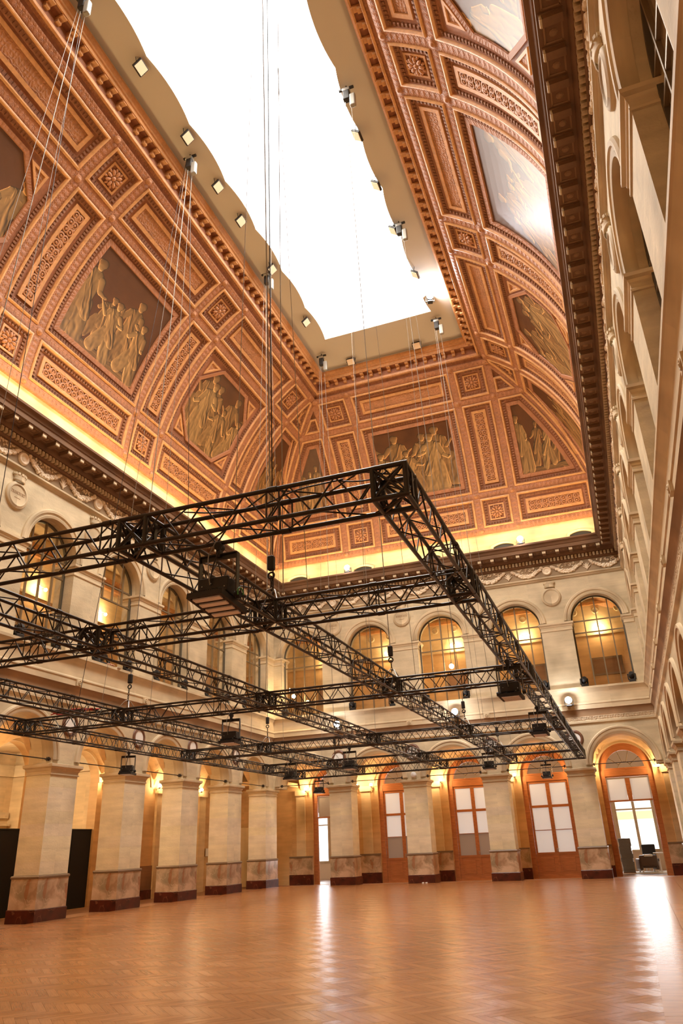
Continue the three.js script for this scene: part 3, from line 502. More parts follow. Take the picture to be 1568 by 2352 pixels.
for (const s of ['left', 'far', 'right']) {
  const g = upWall[s], u0 = s === 'far' ? XL - 4.6 : ZF - 4.6, u1 = s === 'far' ? XR + 4.6 : ZN, L = u1 - u0, m = (u0 + u1) / 2, put = (n, geo, mt) => mesh(n, metreUV(mapSide(s, geo)), mt, g);
  put('masonry', box(L, 6.6, 0.3, m, 10.3, -4.15), M.gallery_pale); put('lower_wall', box(L, 3.9, 0.06, m, 9.0, -3.98), M.gallery_wall); put('wall_rail', box(L, 0.1, 0.14, m, 10.95, -3.95), M.gallery_pale);
  put('corridor_cornice', join([box(L, 0.14, 0.2, m, 12.55, -3.92), box(L, 0.22, 0.12, m, 12.9, -3.95)]), M.gold); put('corridor_floor', box(L, 0.2, 3.4, m, 6.65, -2.4), M.gallery_lower); put('corridor_ceiling', box(L, 0.2, 3.6, m, 13.5, -2.5), M.gallery_pale);
  for (let k = 0; k < NB[s]; k++) for (const e of [-1, 0, 1]) { const q = mesh('wall_boss', lathe([[0, 0.03], [0.1, 0.03], [0.13, 0.06], [0.17, 0.05], [0.19, 0]], 18).rotateX(Math.PI / 2), M.trim, g); q.position.set(...spot(s, archU(s, k) + e * 1.08, 12.2, -4)); q.rotation.y = TURN[s]; }
  for (let k = 0; k < NB[s]; k++) {
    if (s === 'right' && k > 6) continue;
    const p = spot(s, archU(s, k), 11.3, -3.72), t = thing('gallery_lamp', `warm lamp inside the ${ORD[k]} upper window of the ${s === 'far' ? 'end wall, counted from the left' : s + ' wall, counted from the far corner'}`, 'lamp', p, TURN[s]);
    mesh('bracket', [bar([-0.2, 0, 0], [0.2, 0, 0], 0.012), bar([0, 0, -0.26], [0, 0, 0], 0.014)], M.bronze_bar, t); for (const e of [-1, 1]) mesh('bulb', new THREE.SphereGeometry(0.07, 10, 8).translate(e * 0.2, -0.05, 0), M.glow_warm, t);
    pointLight('gallery_lamp_light', new THREE.Color(1, 0.72, 0.36), s === 'left' ? 7 : 7, [p[0], p[1] - 0.05, p[2]], 6);
  }
  for (let k = 0; k < NB[s]; k += 1) if (s !== 'right') { const t = thing('framed_picture', `dark framed picture on the corridor wall behind the ${ORD[k]} upper window of the ${s === 'far' ? 'end' : 'left'} wall`, 'picture', spot(s, archU(s, k) + 0.1, 9.3, -3.92), TURN[s]); mesh('frame', [box(1.5, 0.1, 0.05, 0, 0.4, 0), box(1.5, 0.1, 0.05, 0, -0.4, 0), box(0.1, 0.7, 0.05, -0.7, 0, 0), box(0.1, 0.7, 0.05, 0.7, 0, 0)], M.dado_trim, t); mesh('canvas', box(1.3, 0.7, 0.02), M.gallery_lower, t); }
}
// ------------------------------------------------------------------ the painted cove
const RC = 9.75, CI = 9.9, CY = 15.0;                                       // radius, centre (in from the wall, height)
const inset = (s, h = 0) => CI - (RC - h) * Math.cos(s / RC), rise = (s, h = 0) => CY + (RC - h) * Math.sin(s / RC);
const cv = (side, u, s, h) => sideAt[side](u, rise(s, h), inset(s, h));
const SA = 0.834, SB = 2.714, SC = 7.624, SD = 9.47, RW = 0.17;             // the four ribs that run along the wall, and half a rib
function mapCove(side, g, crease = 0) {                                   // (u, s, h) -> the cove
  g = plain(g); const p = g.attributes.position;
  for (let i = 0; i < p.count; i++) p.setXYZ(i, ...cv(side, p.getX(i), p.getY(i), p.getZ(i)));
  if (crease) g = toCreasedNormals(g, crease); else g.computeVertexNormals();
  return g;
}
const clip = { left: s => [ZF + inset(s), ZN], far: s => [XL + inset(s), XR - inset(s)], right: s => [ZF + inset(s), ZN] };
// convex polygons in (u, s): inset, subdivide, ring, fill
function area2(P) { let a = 0; P.forEach((p, i) => { const q = P[(i + 1) % P.length]; a += p[0] * q[1] - q[0] * p[1]; }); return a; }
const ccw = P => area2(P) < 0 ? P.slice().reverse() : P;
function shrink(P, d) {
  const n = P.length, E = P.map((p, i) => { const q = P[(i + 1) % n], l = Math.hypot(q[0] - p[0], q[1] - p[1]) || 1e-9, nx = -(q[1] - p[1]) / l, ny = (q[0] - p[0]) / l; return [nx, ny, nx * p[0] + ny * p[1] + d]; });
  return P.map((p, i) => { const [a, b, c] = E[(i + n - 1) % n], [e, f, g] = E[i], D = a * f - e * b; if (Math.abs(D) < 1e-3) return [p[0] + a * d, p[1] + b * d]; return [(c * f - g * b) / D, (a * g - e * c) / D]; });
}
function dense(P, step = 0.35) { const out = [], at = []; P.forEach((p, i) => { const q = P[(i + 1) % P.length], k = Math.max(1, Math.ceil(Math.hypot(q[0] - p[0], q[1] - p[1]) / step)); for (let j = 0; j < k; j++) at.push([i, j / k]); }); return at; }
const along = (P, [i, t]) => { const p = P[i], q = P[(i + 1) % P.length]; return [p[0] + (q[0] - p[0]) * t, p[1] + (q[1] - p[1]) * t]; };
function frame(P, prof) {                                                 // prof: [distance in, height]
  const b = new MB(), at = dense(P), R = prof.map(([d, h]) => { const Q = shrink(P, d); return at.map(a => [...along(Q, a), h]); });
  let s = 0;
  for (let r = 0; r + 1 < R.length; r++) { const l = Math.hypot(prof[r + 1][0] - prof[r][0], prof[r + 1][1] - prof[r][1]); for (let i = 0; i < at.length; i++) { const j = (i + 1) % at.length, A = R[r][i], B = R[r][j], x = A[0] + A[1], y = B[0] + B[1]; b.quad(A, B, R[r + 1][j], R[r + 1][i], [x, s], [y, s], [y, s + l], [x, s + l]); } s += l; }
  return b.geo();
}
function fill(P, h, uvBox) {
  const b = new MB(), at = dense(P), c = [0, 0]; P.forEach(p => { c[0] += p[0] / P.length; c[1] += p[1] / P.length; });
  const K = 6, uv = p => uvBox ? [(p[0] - uvBox[0]) / uvBox[2], (p[1] - uvBox[1]) / uvBox[3]] : [p[0], p[1]], L = (i, k) => { const e = along(P, at[i]), t = k / K; return [e[0] + (c[0] - e[0]) * t, e[1] + (c[1] - e[1]) * t, h]; };
  for (let i = 0; i < at.length; i++) { const j = (i + 1) % at.length; for (let k = 0; k < K; k++) { const A = L(i, k), B = L(j, k), Cc = L(j, k + 1), D = L(i, k + 1); if (k === K - 1) b.tri(A, B, Cc, uv(A), uv(B), uv(Cc)); else b.quad(A, B, Cc, D, uv(A), uv(B), uv(Cc), uv(D)); } }
  return b.geo();
}
function eggs(P, d, step, size, h) {                                      // a row of small blocks round a polygon
  const out = [], Q = shrink(P, d);
  Q.forEach((p, i) => { const q = Q[(i + 1) % Q.length], l = Math.hypot(q[0] - p[0], q[1] - p[1]), a = Math.atan2(q[1] - p[1], q[0] - p[0]), n = Math.floor(l / step); for (let k = 0; k < n; k++) { const t = (k + 0.5) / n; out.push(plain(new THREE.BoxGeometry(size * 0.62, size, 0.05)).rotateZ(a).translate(p[0] + (q[0] - p[0]) * t, p[1] + (q[1] - p[1]) * t, h)); } });
  return out;
}
const petal = plain(new THREE.SphereGeometry(1, 7, 5)), scrollU = join([new THREE.TorusGeometry(0.115, 0.032, 5, 14), new THREE.SphereGeometry(0.05, 7, 5), plain(petal.clone()).scale(0.05, 0.1, 0.03).translate(0.17, 0.06, 0)]);
function rosette(R) { const a = [plain(petal.clone()).scale(R * 0.28, R * 0.28, 0.1)]; for (let i = 0; i < 8; i++) { a.push(plain(petal.clone()).scale(R * 0.36, R * 0.19, 0.06).translate(R * 0.58, 0, 0.02).rotateZ(i * Math.PI / 4)); a.push(plain(petal.clone()).scale(R * 0.24, R * 0.14, 0.05).translate(R * 0.82, 0, 0).rotateZ((i + 0.5) * Math.PI / 4)); } return join(a); }
const ros0 = rosette(0.34);
function scrolls(u0, u1, s0, s1) { const L = u1 - u0, H = s1 - s0, out = [], long = L > H, n = Math.max(2, Math.round((long ? L : H) / 0.29)), w = Math.min(L, H); for (let i = 0; i < n; i++) for (const e of w > 0.3 ? [-1, 1] : [0]) { const t = (i + 0.5) / n; out.push(plain(scrollU.clone()).rotateZ(rr(0, 6)).scale(0.95, 0.95, 0.6).translate(long ? u0 + L * t : u0 + L / 2 + e * w * 0.25, long ? s0 + H / 2 + e * w * 0.25 : s0 + H * t, 0.035)); } return out; }

// the monochrome paintings: groups of draped figures in umber and ochre, painted to look like carved relief
function painting(s0, n) {
  seed = s0; const w = 512, h = 512, Z = new Float32Array(w * h), A = new Float32Array(w * h).fill(-1);
  const blob = (ax, ay, bx, by, ra, rb, z, depth, alb, fold = 0, ph = 0) => {
    const R = Math.max(ra, rb), x0 = Math.max(0, Math.floor(Math.min(ax, bx) - R)), x1 = Math.min(w - 1, Math.ceil(Math.max(ax, bx) + R)), y0 = Math.max(0, Math.floor(Math.min(ay, by) - R)), y1 = Math.min(h - 1, Math.ceil(Math.max(ay, by) + R)), dx = bx - ax, dy = by - ay, L2 = dx * dx + dy * dy + 1e-6, L = Math.sqrt(L2);
    for (let y = y0; y <= y1; y++) for (let x = x0; x <= x1; x++) {
      const t = Math.max(0, Math.min(1, ((x - ax) * dx + (y - ay) * dy) / L2)), px = x - ax - dx * t, py = y - ay - dy * t, r = ra + (rb - ra) * t, d = Math.hypot(px, py) / r; if (d >= 1) continue;
      const side = (px * dy - py * dx) / L / r, q = fold ? fold * (Math.sin(side * 4.5 + ph + t * 2.8 + 3.5 * noise(x / 30, y / 46, 64, s0)) * 0.8 + 0.35 * Math.sin(side * 10 - t * 4 + ph * 2 + 3 * noise(x / 20, y / 30, 64, s0 + 3))) * Math.min(1, (1 - d) * 4) : 0, v = z + depth * Math.sqrt(1 - d * d) + q, i = y * w + x; if (v > Z[i]) { Z[i] = v; A[i] = alb; }
    }
  };
  for (let i = 0; i < n; i++) {
    const back = i % 2, seat = rnd() < 0.3, H = h * (seat ? rr(0.58, 0.68) : rr(0.76, 0.88)) * (back ? 0.94 : 1), cx = w * (i + 0.5) / n + rr(-22, 22), foot = h * (back ? 0.88 : rr(0.92, 0.97)), z = back ? 0 : 14, lean = rr(-0.12, 0.12) * H, u = H / 7.5, hx = cx + lean, top = foot - H, al = back ? 0.66 : rr(0.85, 1), p = rr(0, 6);
    blob(cx - u * 0.3, foot - H * 0.42, cx - u * 0.8, foot, u * 0.95, u * 0.9, z, 16, al, 4, p); blob(cx + u * 0.3, foot - H * 0.42, cx + u * (seat ? 1.5 : 0.7), foot - (seat ? u * 0.5 : 0), u * 0.9, u * 0.8, z + 3, 16, al * 0.97, 4, p + 2);
    blob(hx, top + u * 1.9, cx, foot - H * 0.38, u * 0.95, u * 0.85, z + 6, 15, al, 3, p + 4); blob(hx - u * 0.75, top + u * 1.75, hx + u * 0.75, top + u * 1.75, u * 0.45, u * 0.45, z + 8, 10, al, 1.5, p);
    blob(hx + u * 0.6, top + u * 1.6, cx - u * 0.9, foot - H * 0.3, u * 0.4, u * 0.55, z + 12, 11, al * 0.95, 4, p + 1); blob(hx, top + u * 1.4, hx, top + u * 0.8, u * 0.24, u * 0.22, z + 12, 6, al);
    for (const e of [-1, 1]) { const ex = hx + e * u * rr(1.1, 1.6), ey = top + u * rr(2.4, 3.2), fx = ex + e * u * rr(-0.9, 1.1), fy = ey + u * rr(-1.2, 0.7); blob(hx + e * u * 0.8, top + u * 1.7, ex, ey, u * 0.36, u * 0.28, z + 16, 8, al, e > 0 ? 1.5 : 0, p); blob(ex, ey, fx, fy, u * 0.26, u * 0.17, z + 20, 7, al * 1.05); blob(fx, fy, fx + e * u * 0.15, fy - u * 0.1, u * 0.17, u * 0.13, z + 22, 6, al * 1.05); }
    blob(hx + lean * 0.1, top + u * 0.55, hx + lean * 0.1, top + u * 0.75, u * 0.43, u * 0.34, z + 18, 12, al * 1.05); blob(hx + lean * 0.1 - u * 0.1, top + u * 0.3, hx + u * 0.15, top + u * 0.35, u * 0.4, u * 0.36, z + 20, 10, 0.55);
  }
  for (let i = 0; i < 16; i++) blob(rr(0, w), h * rr(0.94, 1), rr(0, w), h * rr(0.96, 1), rr(10, 26), rr(10, 20), 10, 10, 0.6, 1, i);
  for (let q = 0; q < 2; q++) { const B = Z.slice(); for (let y = 1; y < h - 1; y++) for (let x = 1; x < w - 1; x++) { const i = y * w + x; Z[i] = (B[i] * 2 + B[i - 1] + B[i + 1] + B[i - w] + B[i + w]) / 6; } }
  const t = tex(512, (x, y) => {
    const X = Math.round(x * w), Y = h - 1 - Math.round(y * h), i = Math.max(1, Math.min(h - 2, Y)) * w + Math.max(1, Math.min(w - 2, X)), n1 = fbm(x * 6, y * 6, 6, s0 + 5, 4), gx = Z[i + 1] - Z[i - 1], gy = Z[i + w] - Z[i - w], sh = Math.max(0.1, Math.min(1.4, 0.66 + (-gx * 0.5 - gy * 0.8) * 0.27)), a = A[i], c = a < 0 ? mixc(hex(0x4c2c14), hex(0x684020), n1) : mixc(hex(0x8a5a2e), hex(0xe4b878), Math.min(1, a) * (0.6 + 0.4 * n1)).map(v => v * 0.9); return c.map(v => v * (a < 0 ? 0.86 + 0.14 * sh : 0.22 + 0.8 * sh));
  }); return t;
}
const paint = [[101, 5], [138, 6], [175, 4]].map(([q, n], i) => mat('painting' + i, { color: C(0.92, 0.86, 0.78), map: painting(q, n), roughness: 0.42 }));
seed = 4242;

const ceil = { left: struct('ceiling_left'), far: struct('ceiling_far'), right: struct('ceiling_right') };
const bossG = lathe([[0, 0.08], [0.04, 0.07], [0.07, 0.05], [0.08, 0.035], [0.11, 0.035], [0.125, 0.015], [0.125, 0]], 14).rotateX(Math.PI / 2);
function coffer(side, P, kind, n) {
  const g = ceil[side]; P = ccw(P);
  const put = (name, geo, m, crease) => mesh(name, mapCove(side, Array.isArray(geo) ? join(geo) : geo, crease), m, g);
  put('coffer_bead', frame(P, [[-0.005, 0.04], [0.0, 0.13], [0.03, 0.155], [0.07, 0.155], [0.1, 0.12], [0.115, 0.07]]), M.gold_bead, 0.7);
  put('coffer_side', frame(P, [[0.115, 0.09], [0.14, 0.05], [0.3, 0.0]]), M.coffer, 0.7);
  put('egg_moulding', eggs(P, 0.2, 0.13, 0.12, 0.045), M.rib);
  const us = P.map(p => p[0]), ss = P.map(p => p[1]), bx = [Math.min(...us), Math.min(...ss), Math.max(...us) - Math.min(...us), Math.max(...ss) - Math.min(...ss)];
  if (kind === 'picture' || kind === 'octagon' || kind === 'tripicture') {
    let Q = shrink(P, 0.3);
    if (kind === 'octagon') {
      const [x0, y0, w, h] = [bx[0] + 0.42, bx[1] + 0.42, bx[2] - 0.84, bx[3] - 0.84], k = Math.min(w, h) * 0.29, O = [[x0 + k, y0], [x0 + w - k, y0], [x0 + w, y0 + k], [x0 + w, y0 + h - k], [x0 + w - k, y0 + h], [x0 + k, y0 + h], [x0, y0 + h - k], [x0, y0 + k]];
      put('coffer_ground', fill(Q, 0.0), M.coffer);
      for (const T of [[[x0, y0], [x0 + k, y0], [x0, y0 + k]], [[x0 + w, y0], [x0 + w, y0 + k], [x0 + w - k, y0]], [[x0 + w, y0 + h], [x0 + w - k, y0 + h], [x0 + w, y0 + h - k]], [[x0, y0 + h], [x0, y0 + h - k], [x0 + k, y0 + h]]]) { const S = shrink(ccw(T), 0.1); put('corner_frame', frame(S, [[0, 0.01], [0, 0.06], [0.08, 0.06], [0.09, 0.02]]), M.gold, 0.7); put('corner_relief', [fill(shrink(S, 0.09), 0.02)], M.relief); }
      put('leaf_frame', frame(O, [[0, 0.01], [0, 0.08], [0.14, 0.06], [0.16, 0.02]]), M.rib, 0.7); Q = shrink(O, 0.16);
    } else { put('leaf_frame', frame(Q, [[0, 0.0], [0.03, 0.05], [0.2, 0.06], [0.22, 0.01]]), M.rib, 0.7); Q = shrink(Q, 0.22); }
    const qu = Q.map(p => p[0]), qs = Q.map(p => p[1]); put('painting', fill(Q, 0.012, [Math.min(...qu), Math.min(...qs), Math.max(...qu) - Math.min(...qu), Math.max(...qs) - Math.min(...qs)]), paint[n % 3]);
    return;
  }
  if (kind === 'small') { const Q = shrink(P, 0.3); put('coffer_ground', fill(Q, 0.0), M.coffer); if (bx[2] > 1) { put('inner_frame', frame(shrink(Q, 0.08), [[0, 0.005], [0, 0.05], [0.1, 0.05], [0.1, 0.01]]), M.gold, 0.7); } return; }
  const Q = shrink(P, 0.3); put('coffer_ground', fill(Q, 0.0), M.coffer);
  const c = [bx[0] + bx[2] / 2, bx[1] + bx[3] / 2];
  const top = bx[1] > SC;
  if (kind === 'rosette') { put('inner_frame', frame(shrink(Q, 0.06), [[0, 0.005], [0, 0.04], [0.07, 0.04], [0.07, 0.01]]), M.gold, 0.7); put('rosette', plain(ros0.clone()).translate(c[0], c[1], 0.04), M.relief_gold, 1.0); return; }
  const I = shrink(Q, 0.09); put('inner_frame', frame(I, [[0, 0.005], [0, 0.055], [0.13, 0.055], [0.14, 0.015]]), M.gold, 0.7);
  const R = shrink(I, 0.15); put('relief_ground', fill(R, 0.012), M.relief);
  const r0 = Math.min(...R.map(p => p[0])), r1 = Math.max(...R.map(p => p[0])), q0 = Math.min(...R.map(p => p[1])), q1 = Math.max(...R.map(p => p[1]));
  if (!top) put('scroll_relief', scrolls(r0, r1, q0, q1), M.relief_gold, 1.0);
}
const rect = (a, b, c, d) => [[a, c], [b, c], [b, d], [a, d]];
function hipPoly(lo, hi, u1, side, sgn) {                                  // between the hip and the rib edge u1
  const m = 0.24, pts = []; for (let i = 0; i <= 6; i++) { const s = lo + (hi - lo) * i / 6; const h = sgn > 0 ? (side === 'far' ? XL : ZF) + inset(s) + m : XR - inset(s) - m; pts.push([h, s]); }
  const keep = pts.filter(p => sgn > 0 ? p[0] < u1 - 0.2 : p[0] > u1 + 0.2); if (keep.length < 2) return null;
  if (keep.length < pts.length) { const last = keep[keep.length - 1]; return [[u1, lo], [u1, last[1]], ...keep.reverse()]; }
  return [[u1, lo], [u1, hi], ...keep.reverse()];
}
const RIBS = { left: [-29.95, -28.1, -22.52, -20.68, -15.2, -13.4, -7.82, -6.0, -0.5], far: [-11.93, -10.1, -4.63, -2.8], right: [-29.95, -28.1, -22.52, -20.68, -15.2, -13.4, -7.82, -6.0, -0.5] };
for (const side of ['left', 'far', 'right']) {
  const g = ceil[side], ribs = RIBS[side], put = (name, geo, m, cr) => mesh(name, mapCove(side, Array.isArray(geo) ? join(geo) : geo, cr), m, g);
  // plain shell behind everything, and the lit band of wall over the cornice
  const sh = new MB(), yb = new MB(), N = 40, ends = clip[side];
  const strip = (b, s0, s1, n, h) => { for (let i = 0; i < n; i++) { const a = s0 + (s1 - s0) * i / n, c = s0 + (s1 - s0) * (i + 1) / n, [A0, A1] = ends(a), [C0, C1] = ends(c); for (let k = 0; k < N; k++) { const t = k / N, w = (k + 1) / N, L = (p, q, t) => p + (q - p) * t; b.quad([L(A0, A1, t), a, h], [L(A0, A1, w), a, h], [L(C0, C1, w), c, h], [L(C0, C1, t), c, h], [L(A0, A1, t), a], [L(A0, A1, w), a], [L(C0, C1, w), c], [L(C0, C1, t), c]); } } };
  strip(sh, SA - 0.2, SD + 0.3, 24, -0.03); put('cove_shell', sh.geo(), M.coffer, 0.6);
  strip(yb, -0.55, SA - 0.15, 3, 0); put('lit_band', yb.geo(), M.yellow_band, 0.6);
  // ribs along the wall
  for (const [s, w] of [[SA, RW], [SB, RW], [SC, RW], [SD, 0.14]]) {
    const b = new MB(), [u0, u1] = ends(s), n = 60, pr = [[-w, 0], [-w, 0.1], [-w + 0.03, 0.11], [w - 0.03, 0.11], [w, 0.1], [w, 0]];
    for (let i = 0; i + 1 < pr.length; i++) for (let k = 0; k < n; k++) { const U = t => u0 + (u1 - u0) * t, a = U(k / n), c = U((k + 1) / n), [d, h] = pr[i], [e, f] = pr[i + 1]; b.quad([a, s + d, h], [c, s + d, h], [c, s + e, f], [a, s + e, f], [a * 1.2, (d + w) / (2 * w)], [c * 1.2, (d + w) / (2 * w)], [c * 1.2, (e + w) / (2 * w)], [a * 1.2, (e + w) / (2 * w)]); }
    put('rib', b.geo(), M.rib, 0.5);
  }
  // ribs across, hips, bosses
  const cross = (U, s0, s1, w) => { const b = new MB(), n = 22, pr = [[-w, 0], [-w, 0.095], [-w + 0.03, 0.105], [w - 0.03, 0.105], [w, 0.095], [w, 0]]; for (let i = 0; i + 1 < pr.length; i++) for (let k = 0; k < n; k++) { const a = s0 + (s1 - s0) * k / n, c = s0 + (s1 - s0) * (k + 1) / n, [d, h] = pr[i], [e, f] = pr[i + 1]; b.quad([U(a) + d, a, h], [U(c) + d, c, h], [U(c) + e, c, f], [U(a) + e, a, f], [a * 1.2, (d + w) / (2 * w)], [c * 1.2, (d + w) / (2 * w)], [c * 1.2, (e + w) / (2 * w)], [a * 1.2, (e + w) / (2 * w)]); } return b.geo(); };
  for (const u of ribs) put('rib', cross(() => u, SA, SD, RW), M.rib, 0.5);
  const hips = side === 'far' ? [s => XL + inset(s) + 0.11, s => XR - inset(s) - 0.11] : [s => ZF + inset(s) + 0.11];
  for (const h of hips) put('hip_rib', cross(h, SA - 0.1, SD, 0.12), M.rib, 0.5);
  for (const u of [...ribs]) for (const s of [SA, SB, SC, SD]) put('boss', plain(bossG.clone()).translate(u, s, 0.11), M.relief_gold, 1.0);
  for (const h of hips) for (const s of [SA, SB, SC, SD]) put('boss', plain(bossG.clone()).translate(h(s), s, 0.12), M.relief_gold, 1.0);
  // coffers
  for (let i = 0; i + 1 < ribs.length; i++) {
    const a = ribs[i] + RW, b = ribs[i + 1] - RW, narrow = b - a < 2, n = i;
    if (narrow) { coffer(side, rect(a, b, SA + RW, SB - RW), 'rosette', n); coffer(side, rect(a, b, SB + RW, SC - RW), 'scroll', n); coffer(side, rect(a, b, SC + RW, SD - 0.14), 'rosette', n); }
    else { const oct = side !== 'far' && (i === 1 || i === 5); coffer(side, rect(a, b, SA + RW, SB - RW), 'scroll', n); coffer(side, rect(a, b, SB + RW, SC - RW), oct ? 'octagon' : 'picture', n); coffer(side, rect(a, b, SC + RW, SD - 0.14), 'scroll', n); }
  }
  for (const [sgn, u] of side === 'far' ? [[1, ribs[0] - RW], [-1, ribs[3] + RW]] : [[1, ribs[0] - RW]]) {
    const A = hipPoly(SA + RW, SB - RW, u, side, sgn), B = hipPoly(SB + RW, SC - RW, u, side, sgn), D = hipPoly(SC + RW, SD - 0.14, u, side, sgn);
    const e = (side === 'far' ? XL : ZF), ua = sgn > 0 ? e + inset(SB - RW) + 0.3 : XR - inset(SB - RW) - 0.3; if (A) coffer(side, rect(Math.min(ua, u), Math.max(ua, u), SA + RW, SB - RW), 'scroll', 1);
    if (B) coffer(side, B, 'tripicture', 2); if (D) coffer(side, D, 'small', 0);
  }
  // crowning cornice round the skylight
  const prof = [[4.16, 23.02], [4.2, 22.98], [4.3, 23.05], [4.33, 23.08]];
  const hrun = (pr) => { const b = new MB(), at = sideAt[side]; let s = 0; for (let i = 0; i + 1 < pr.length; i++) { const [o, y] = pr[i], [q, z] = pr[i + 1], l = Math.hypot(q - o, z - y), E = o => side === 'far' ? [XL + o, XR - o] : [ZF + o, ZN]; for (let k = 0; k < 12; k++) { const f = (o, t) => E(o)[0] + (E(o)[1] - E(o)[0]) * t; b.quad(at(f(o, k / 12), y, o), at(f(o, (k + 1) / 12), y, o), at(f(q, (k + 1) / 12), z, q), at(f(q, k / 12), z, q), [f(o, k / 12), s], [f(o, (k + 1) / 12), s], [f(q, (k + 1) / 12), s + l], [f(q, k / 12), s + l]); } s += l; } return b.geo(0.5); };
  mesh('upper_fillet', hrun(prof), M.gold, g);
  mesh('upper_frieze', hrun([[4.33, 23.08], [4.72, 23.28]]), M.relief, g);
  mesh('upper_moulding', hrun([[4.72, 23.28], [4.72, 23.22], [4.80, 23.24], [4.82, 23.34]]), M.gold, g);
  mesh('upper_ground', hrun([[4.82, 23.34], [4.86, 23.66], [5.12, 23.70]]), M.coffer, g);
  mesh('upper_corona', hrun([[5.12, 23.70], [5.12, 23.63], [5.17, 23.62], [5.17, 23.78], [5.22, 23.80], [5.22, 23.90], [5.3, 23.98], [5.3, 24.1], [5.2, 24.1]]), M.gold, g);
  mesh('light_well', hrun([[5.26, 24.09], [5.26, 24.24]]), M.fabric_valance, g);
  const [a0, a1] = side === 'far' ? [XL + 5.2, XR - 5.2] : [ZF + 5.2, ZN - 1], mod = join([box(0.17, 0.09, 0.32, 0, 0.1, 0.0), box(0.15, 0.14, 0.16, 0, 0.0, -0.08), box(0.16, 0.05, 0.05, 0, 0.06, 0.16)]), cn = Math.round((a1 - a0) / 0.48);
  for (let k = 0; k < cn; k++) { const m = mesh('modillion', mod, M.gold, g); m.position.set(...spot(side, a0 + (k + 0.5) * (a1 - a0) / cn, 23.5, 4.97)); m.rotation.y = TURN[side]; }
  // low arched openings in the band over the cornice, their dark a black sheet
  if (side !== 'right') for (let k = 0; k < NB[side]; k++) {
    const o = inset(-0.1) + 0.01, sh2 = new THREE.Shape(); sh2.moveTo(-0.62, 0); sh2.lineTo(0.62, 0); sh2.lineTo(0.62, 0.3); sh2.quadraticCurveTo(0, 0.62, -0.62, 0.3); sh2.closePath(); const hl = new THREE.Path(); hl.moveTo(-0.5, 0); hl.lineTo(0.5, 0); hl.lineTo(0.5, 0.24); hl.quadraticCurveTo(0, 0.5, -0.5, 0.24); hl.closePath(); sh2.holes.push(hl);
    const s3 = new THREE.Shape(); s3.moveTo(-0.52, 0); s3.lineTo(0.52, 0); s3.lineTo(0.52, 0.25); s3.quadraticCurveTo(0, 0.52, -0.52, 0.25); s3.closePath();
    const f = mesh('opening_frame', extr(sh2, 0.1, 0), M.yellow_band, g), d = mesh('dark_opening_sheet', extr(s3, 0.02, 0.005), M.black, g); for (const q of [f, d]) { q.position.set(...spot(side, archU(side, k), 14.66, o)); q.rotation.y = TURN[side]; }
  }
}
// skylight: glowing panels standing for the daylit scrim behind a scalloped fabric border
{
  const k = struct('skylight', [-7.65, 25.5, -17.9], 0, 'large white skylight in the middle of the coffered ceiling');
  for (let i = 0; i < 10; i++) for (const e of [-1, 1]) mesh('scrim_light_panel', box(3.2, 0.03, 2.4, e * 1.6, 0, -10.9 + i * 2.4 + 0.4), M.glow_sky, k);
  mesh('glazing_bar', [...Array(11).keys()].map(i => box(6.6, 0.06, 0.05, 0, 0.06, -11.7 + i * 2.4)), M.white, k);
  const v = struct('fabric_border'), s = new THREE.Shape(), x0 = XL + 5.15, x1 = XR - 5.15, z0 = ZF + 5.15, z1 = ZN; s.moveTo(x0, -z0); s.lineTo(x1, -z0); s.lineTo(x1, -z1); s.lineTo(x0, -z1); s.closePath();
  const h = new THREE.Path(), L = -9.98, R = -4.66, F = -27.25, NR = -7.0; h.moveTo(L, -F); h.lineTo(R, -F);
  const scal = (x, za, zb, sg) => { const n = Math.round(Math.abs(zb - za) / 2.6); for (let i = 1; i <= n; i++) { const a = za + (zb - za) * (i - 1) / n, b = za + (zb - za) * i / n; h.quadraticCurveTo(x - sg * 0.26, -(a + b) / 2, x, -b); } };
  scal(R, F, NR, 1); h.lineTo(L, -NR); scal(L, NR, F, -1); h.closePath(); s.holes.push(h);
  mesh('valance', extr(s, 0.03, 0).rotateX(-Math.PI / 2).translate(0, 24.2, 0), M.fabric_valance, v);
  const c = struct('ceiling_unseen_top'); mesh('unseen_roof_slab', [box(24, 0.3, 42, -7.35, 26.3, -17), box(0.3, 14, 42, XL - 0.9, 20.5, -17), box(0.3, 14, 42, XR + 0.9, 20.5, -17), box(24, 14, 0.3, -7.35, 20.5, ZF - 0.9)], M.coffer, c);  // unseen slabs over and around the cove, shutting out the sky
}
// warm light strips on the cornice, out of view behind its lip, lighting the cove
for (const s of ['left', 'far', 'right']) { const [u0, u1] = span[s], n = s === 'far' ? 6 : 11; const t = thing('cornice_light_strip', `hidden warm light strip on the ${s === 'far' ? 'end wall' : s} cornice under the painted cove`, 'light'); const L = (u1 - u0 - 1.6) / n; for (let i = 0; i < n; i++) { const m = mesh('lamp_strip', box(L - 0.04, 0.05, 0.08), M.glow_strip, t); m.position.set(...spot(s, u0 + 0.8 + (i + 0.5) * L, 14.63, 0.66)); m.rotation.y = TURN[s]; } }
